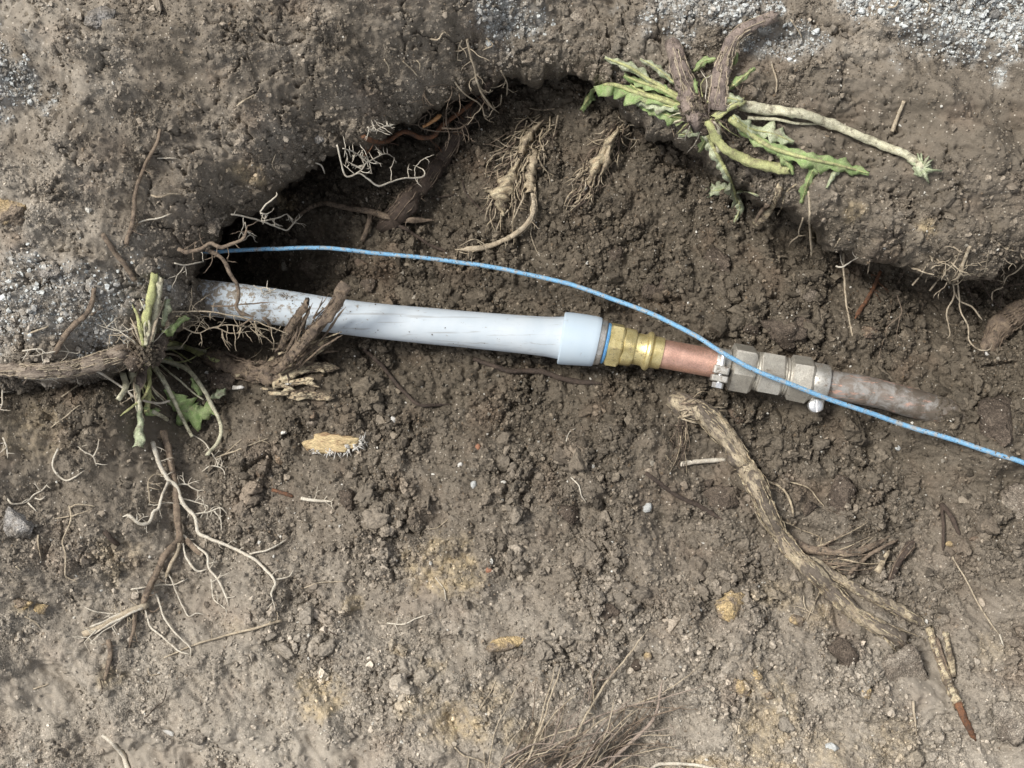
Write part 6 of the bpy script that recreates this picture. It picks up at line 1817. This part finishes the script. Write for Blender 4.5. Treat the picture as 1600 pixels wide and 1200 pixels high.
def clear_of_roots(p, r, least):
    """False for pieces larger than least that would lie on a root, a stalk or the pipe"""
    q = np.array(ROOT_XY + [(v_.x, v_.y) for v_ in cp])
    ok = np.ones(len(p), bool)
    for i in np.nonzero(r > least)[0]:
        ok[i] = ((q[:, 0] - p[i, 0]) ** 2 + (q[:, 1] - p[i, 1]) ** 2).min() > (r[i] * 1.1 + 2 * S) ** 2
    return ok


NB = 1700
pb = surface_samples(X, Y, Zf, inframe * loose ** 2 * sstep(1180, 900, W + .1 * (800 - U)) * (.08 + sstep(-.05, .35, fbm(U / 120, W / 120, 415, 2)) ** 1.5), NB)
rb = (5 + 14 * RNG.random(NB) ** 2.4) * S
pb[:, 2] += rb * (-.25 + .35 * RNG.random(NB))
ok = clear_of_roots(pb, rb, 0); pb, rb = pb[ok], rb[ok]; NB = len(pb)
cb_, _ = soil_colour(pb[:, 0] / S + 800, 600 - pb[:, 1] / S, False)
cb_ = cb_ * np.exp(RNG.normal(0.05, .2, NB))[:, None]
scatter('soil_clods', 'rounded clods of dark soil lying loose in the pit', pb, rb, cb_, clod_shapes)
vis = np.concatenate([np.zeros((NU, NS)), np.ones((NT, NS))]) * ((BU > -100) & (BU < 1700) & (BW > -120) & (BW < 1300))
area = np.concatenate([np.zeros((NU, NS)), np.repeat(np.gradient(tt)[:, None], NS, 1) * dirlen[None, :]])
mm = np.concatenate([np.zeros((NU, NS)), bm_mask])
NL = 520
Dfull = np.concatenate([np.full((NU, NS), 999.0), D])
pl = surface_samples(BX, BY, BZ, vis * area * (np.exp(-Dfull / 45) + .05 * mm), NL)
rl = (3.5 + 9 * RNG.random(NL) ** 2.4) * S
pl[:, 2] += rl * (-.2 + .4 * RNG.random(NL))
ok = clear_of_roots(pl, rl, 0); pl, rl = pl[ok], rl[ok]; NL = len(pl)
cl_, _ = soil_colour(pl[:, 0] / S + 800, 600 - pl[:, 1] / S, True)
scatter('bank_clods', 'clods of drier soil crumbling along the bank edge', pl, rl, cl_ * np.exp(RNG.normal(-.15, .2, NL))[:, None], clod_shapes)
N2 = 52000
p = surface_samples(BX, BY, BZ, vis * area * (0.12 + mm), N2)
r = np.clip(1.0 * (RNG.random(N2) + 0.002) ** -0.38, 0.9, 5.5) * S
p[:, 2] += r * (0.0 + 0.3 * RNG.random(N2))
c, pf2 = crumb_colours(p, r, True, 0.28)
scatter('soil_grains', 'small dry grains of soil scattered over the bank', p, r, c)
N3 = 20000
p = surface_samples(BX, BY, BZ, vis * area * np.clip(pf - 0.08, 0, 1) ** 1.2, N3)
r = np.clip(1.15 * (RNG.random(N3) + 0.002) ** -0.36, 1.0, 5.0) * S
p[:, 2] += r * (0.1 + 0.5 * RNG.random(N3))
u, v = p[:, 0] / S + 800, 600 - p[:, 1] / S
t = RNG.random((N3, 1))
c = np.where(t < 0.35 + 0.38 * sstep(1150, 1350, u)[:, None], np.array([.60, .62, .60]), np.where(t < 0.72, np.array([.42, .41, .38]), np.array([.24, .215, .18]))) * (0.7 + 0.45 * RNG.random((N3, 1)))
scatter('pale_grit', 'pale grey gravel grit lying on top of the bank', p, r, c)
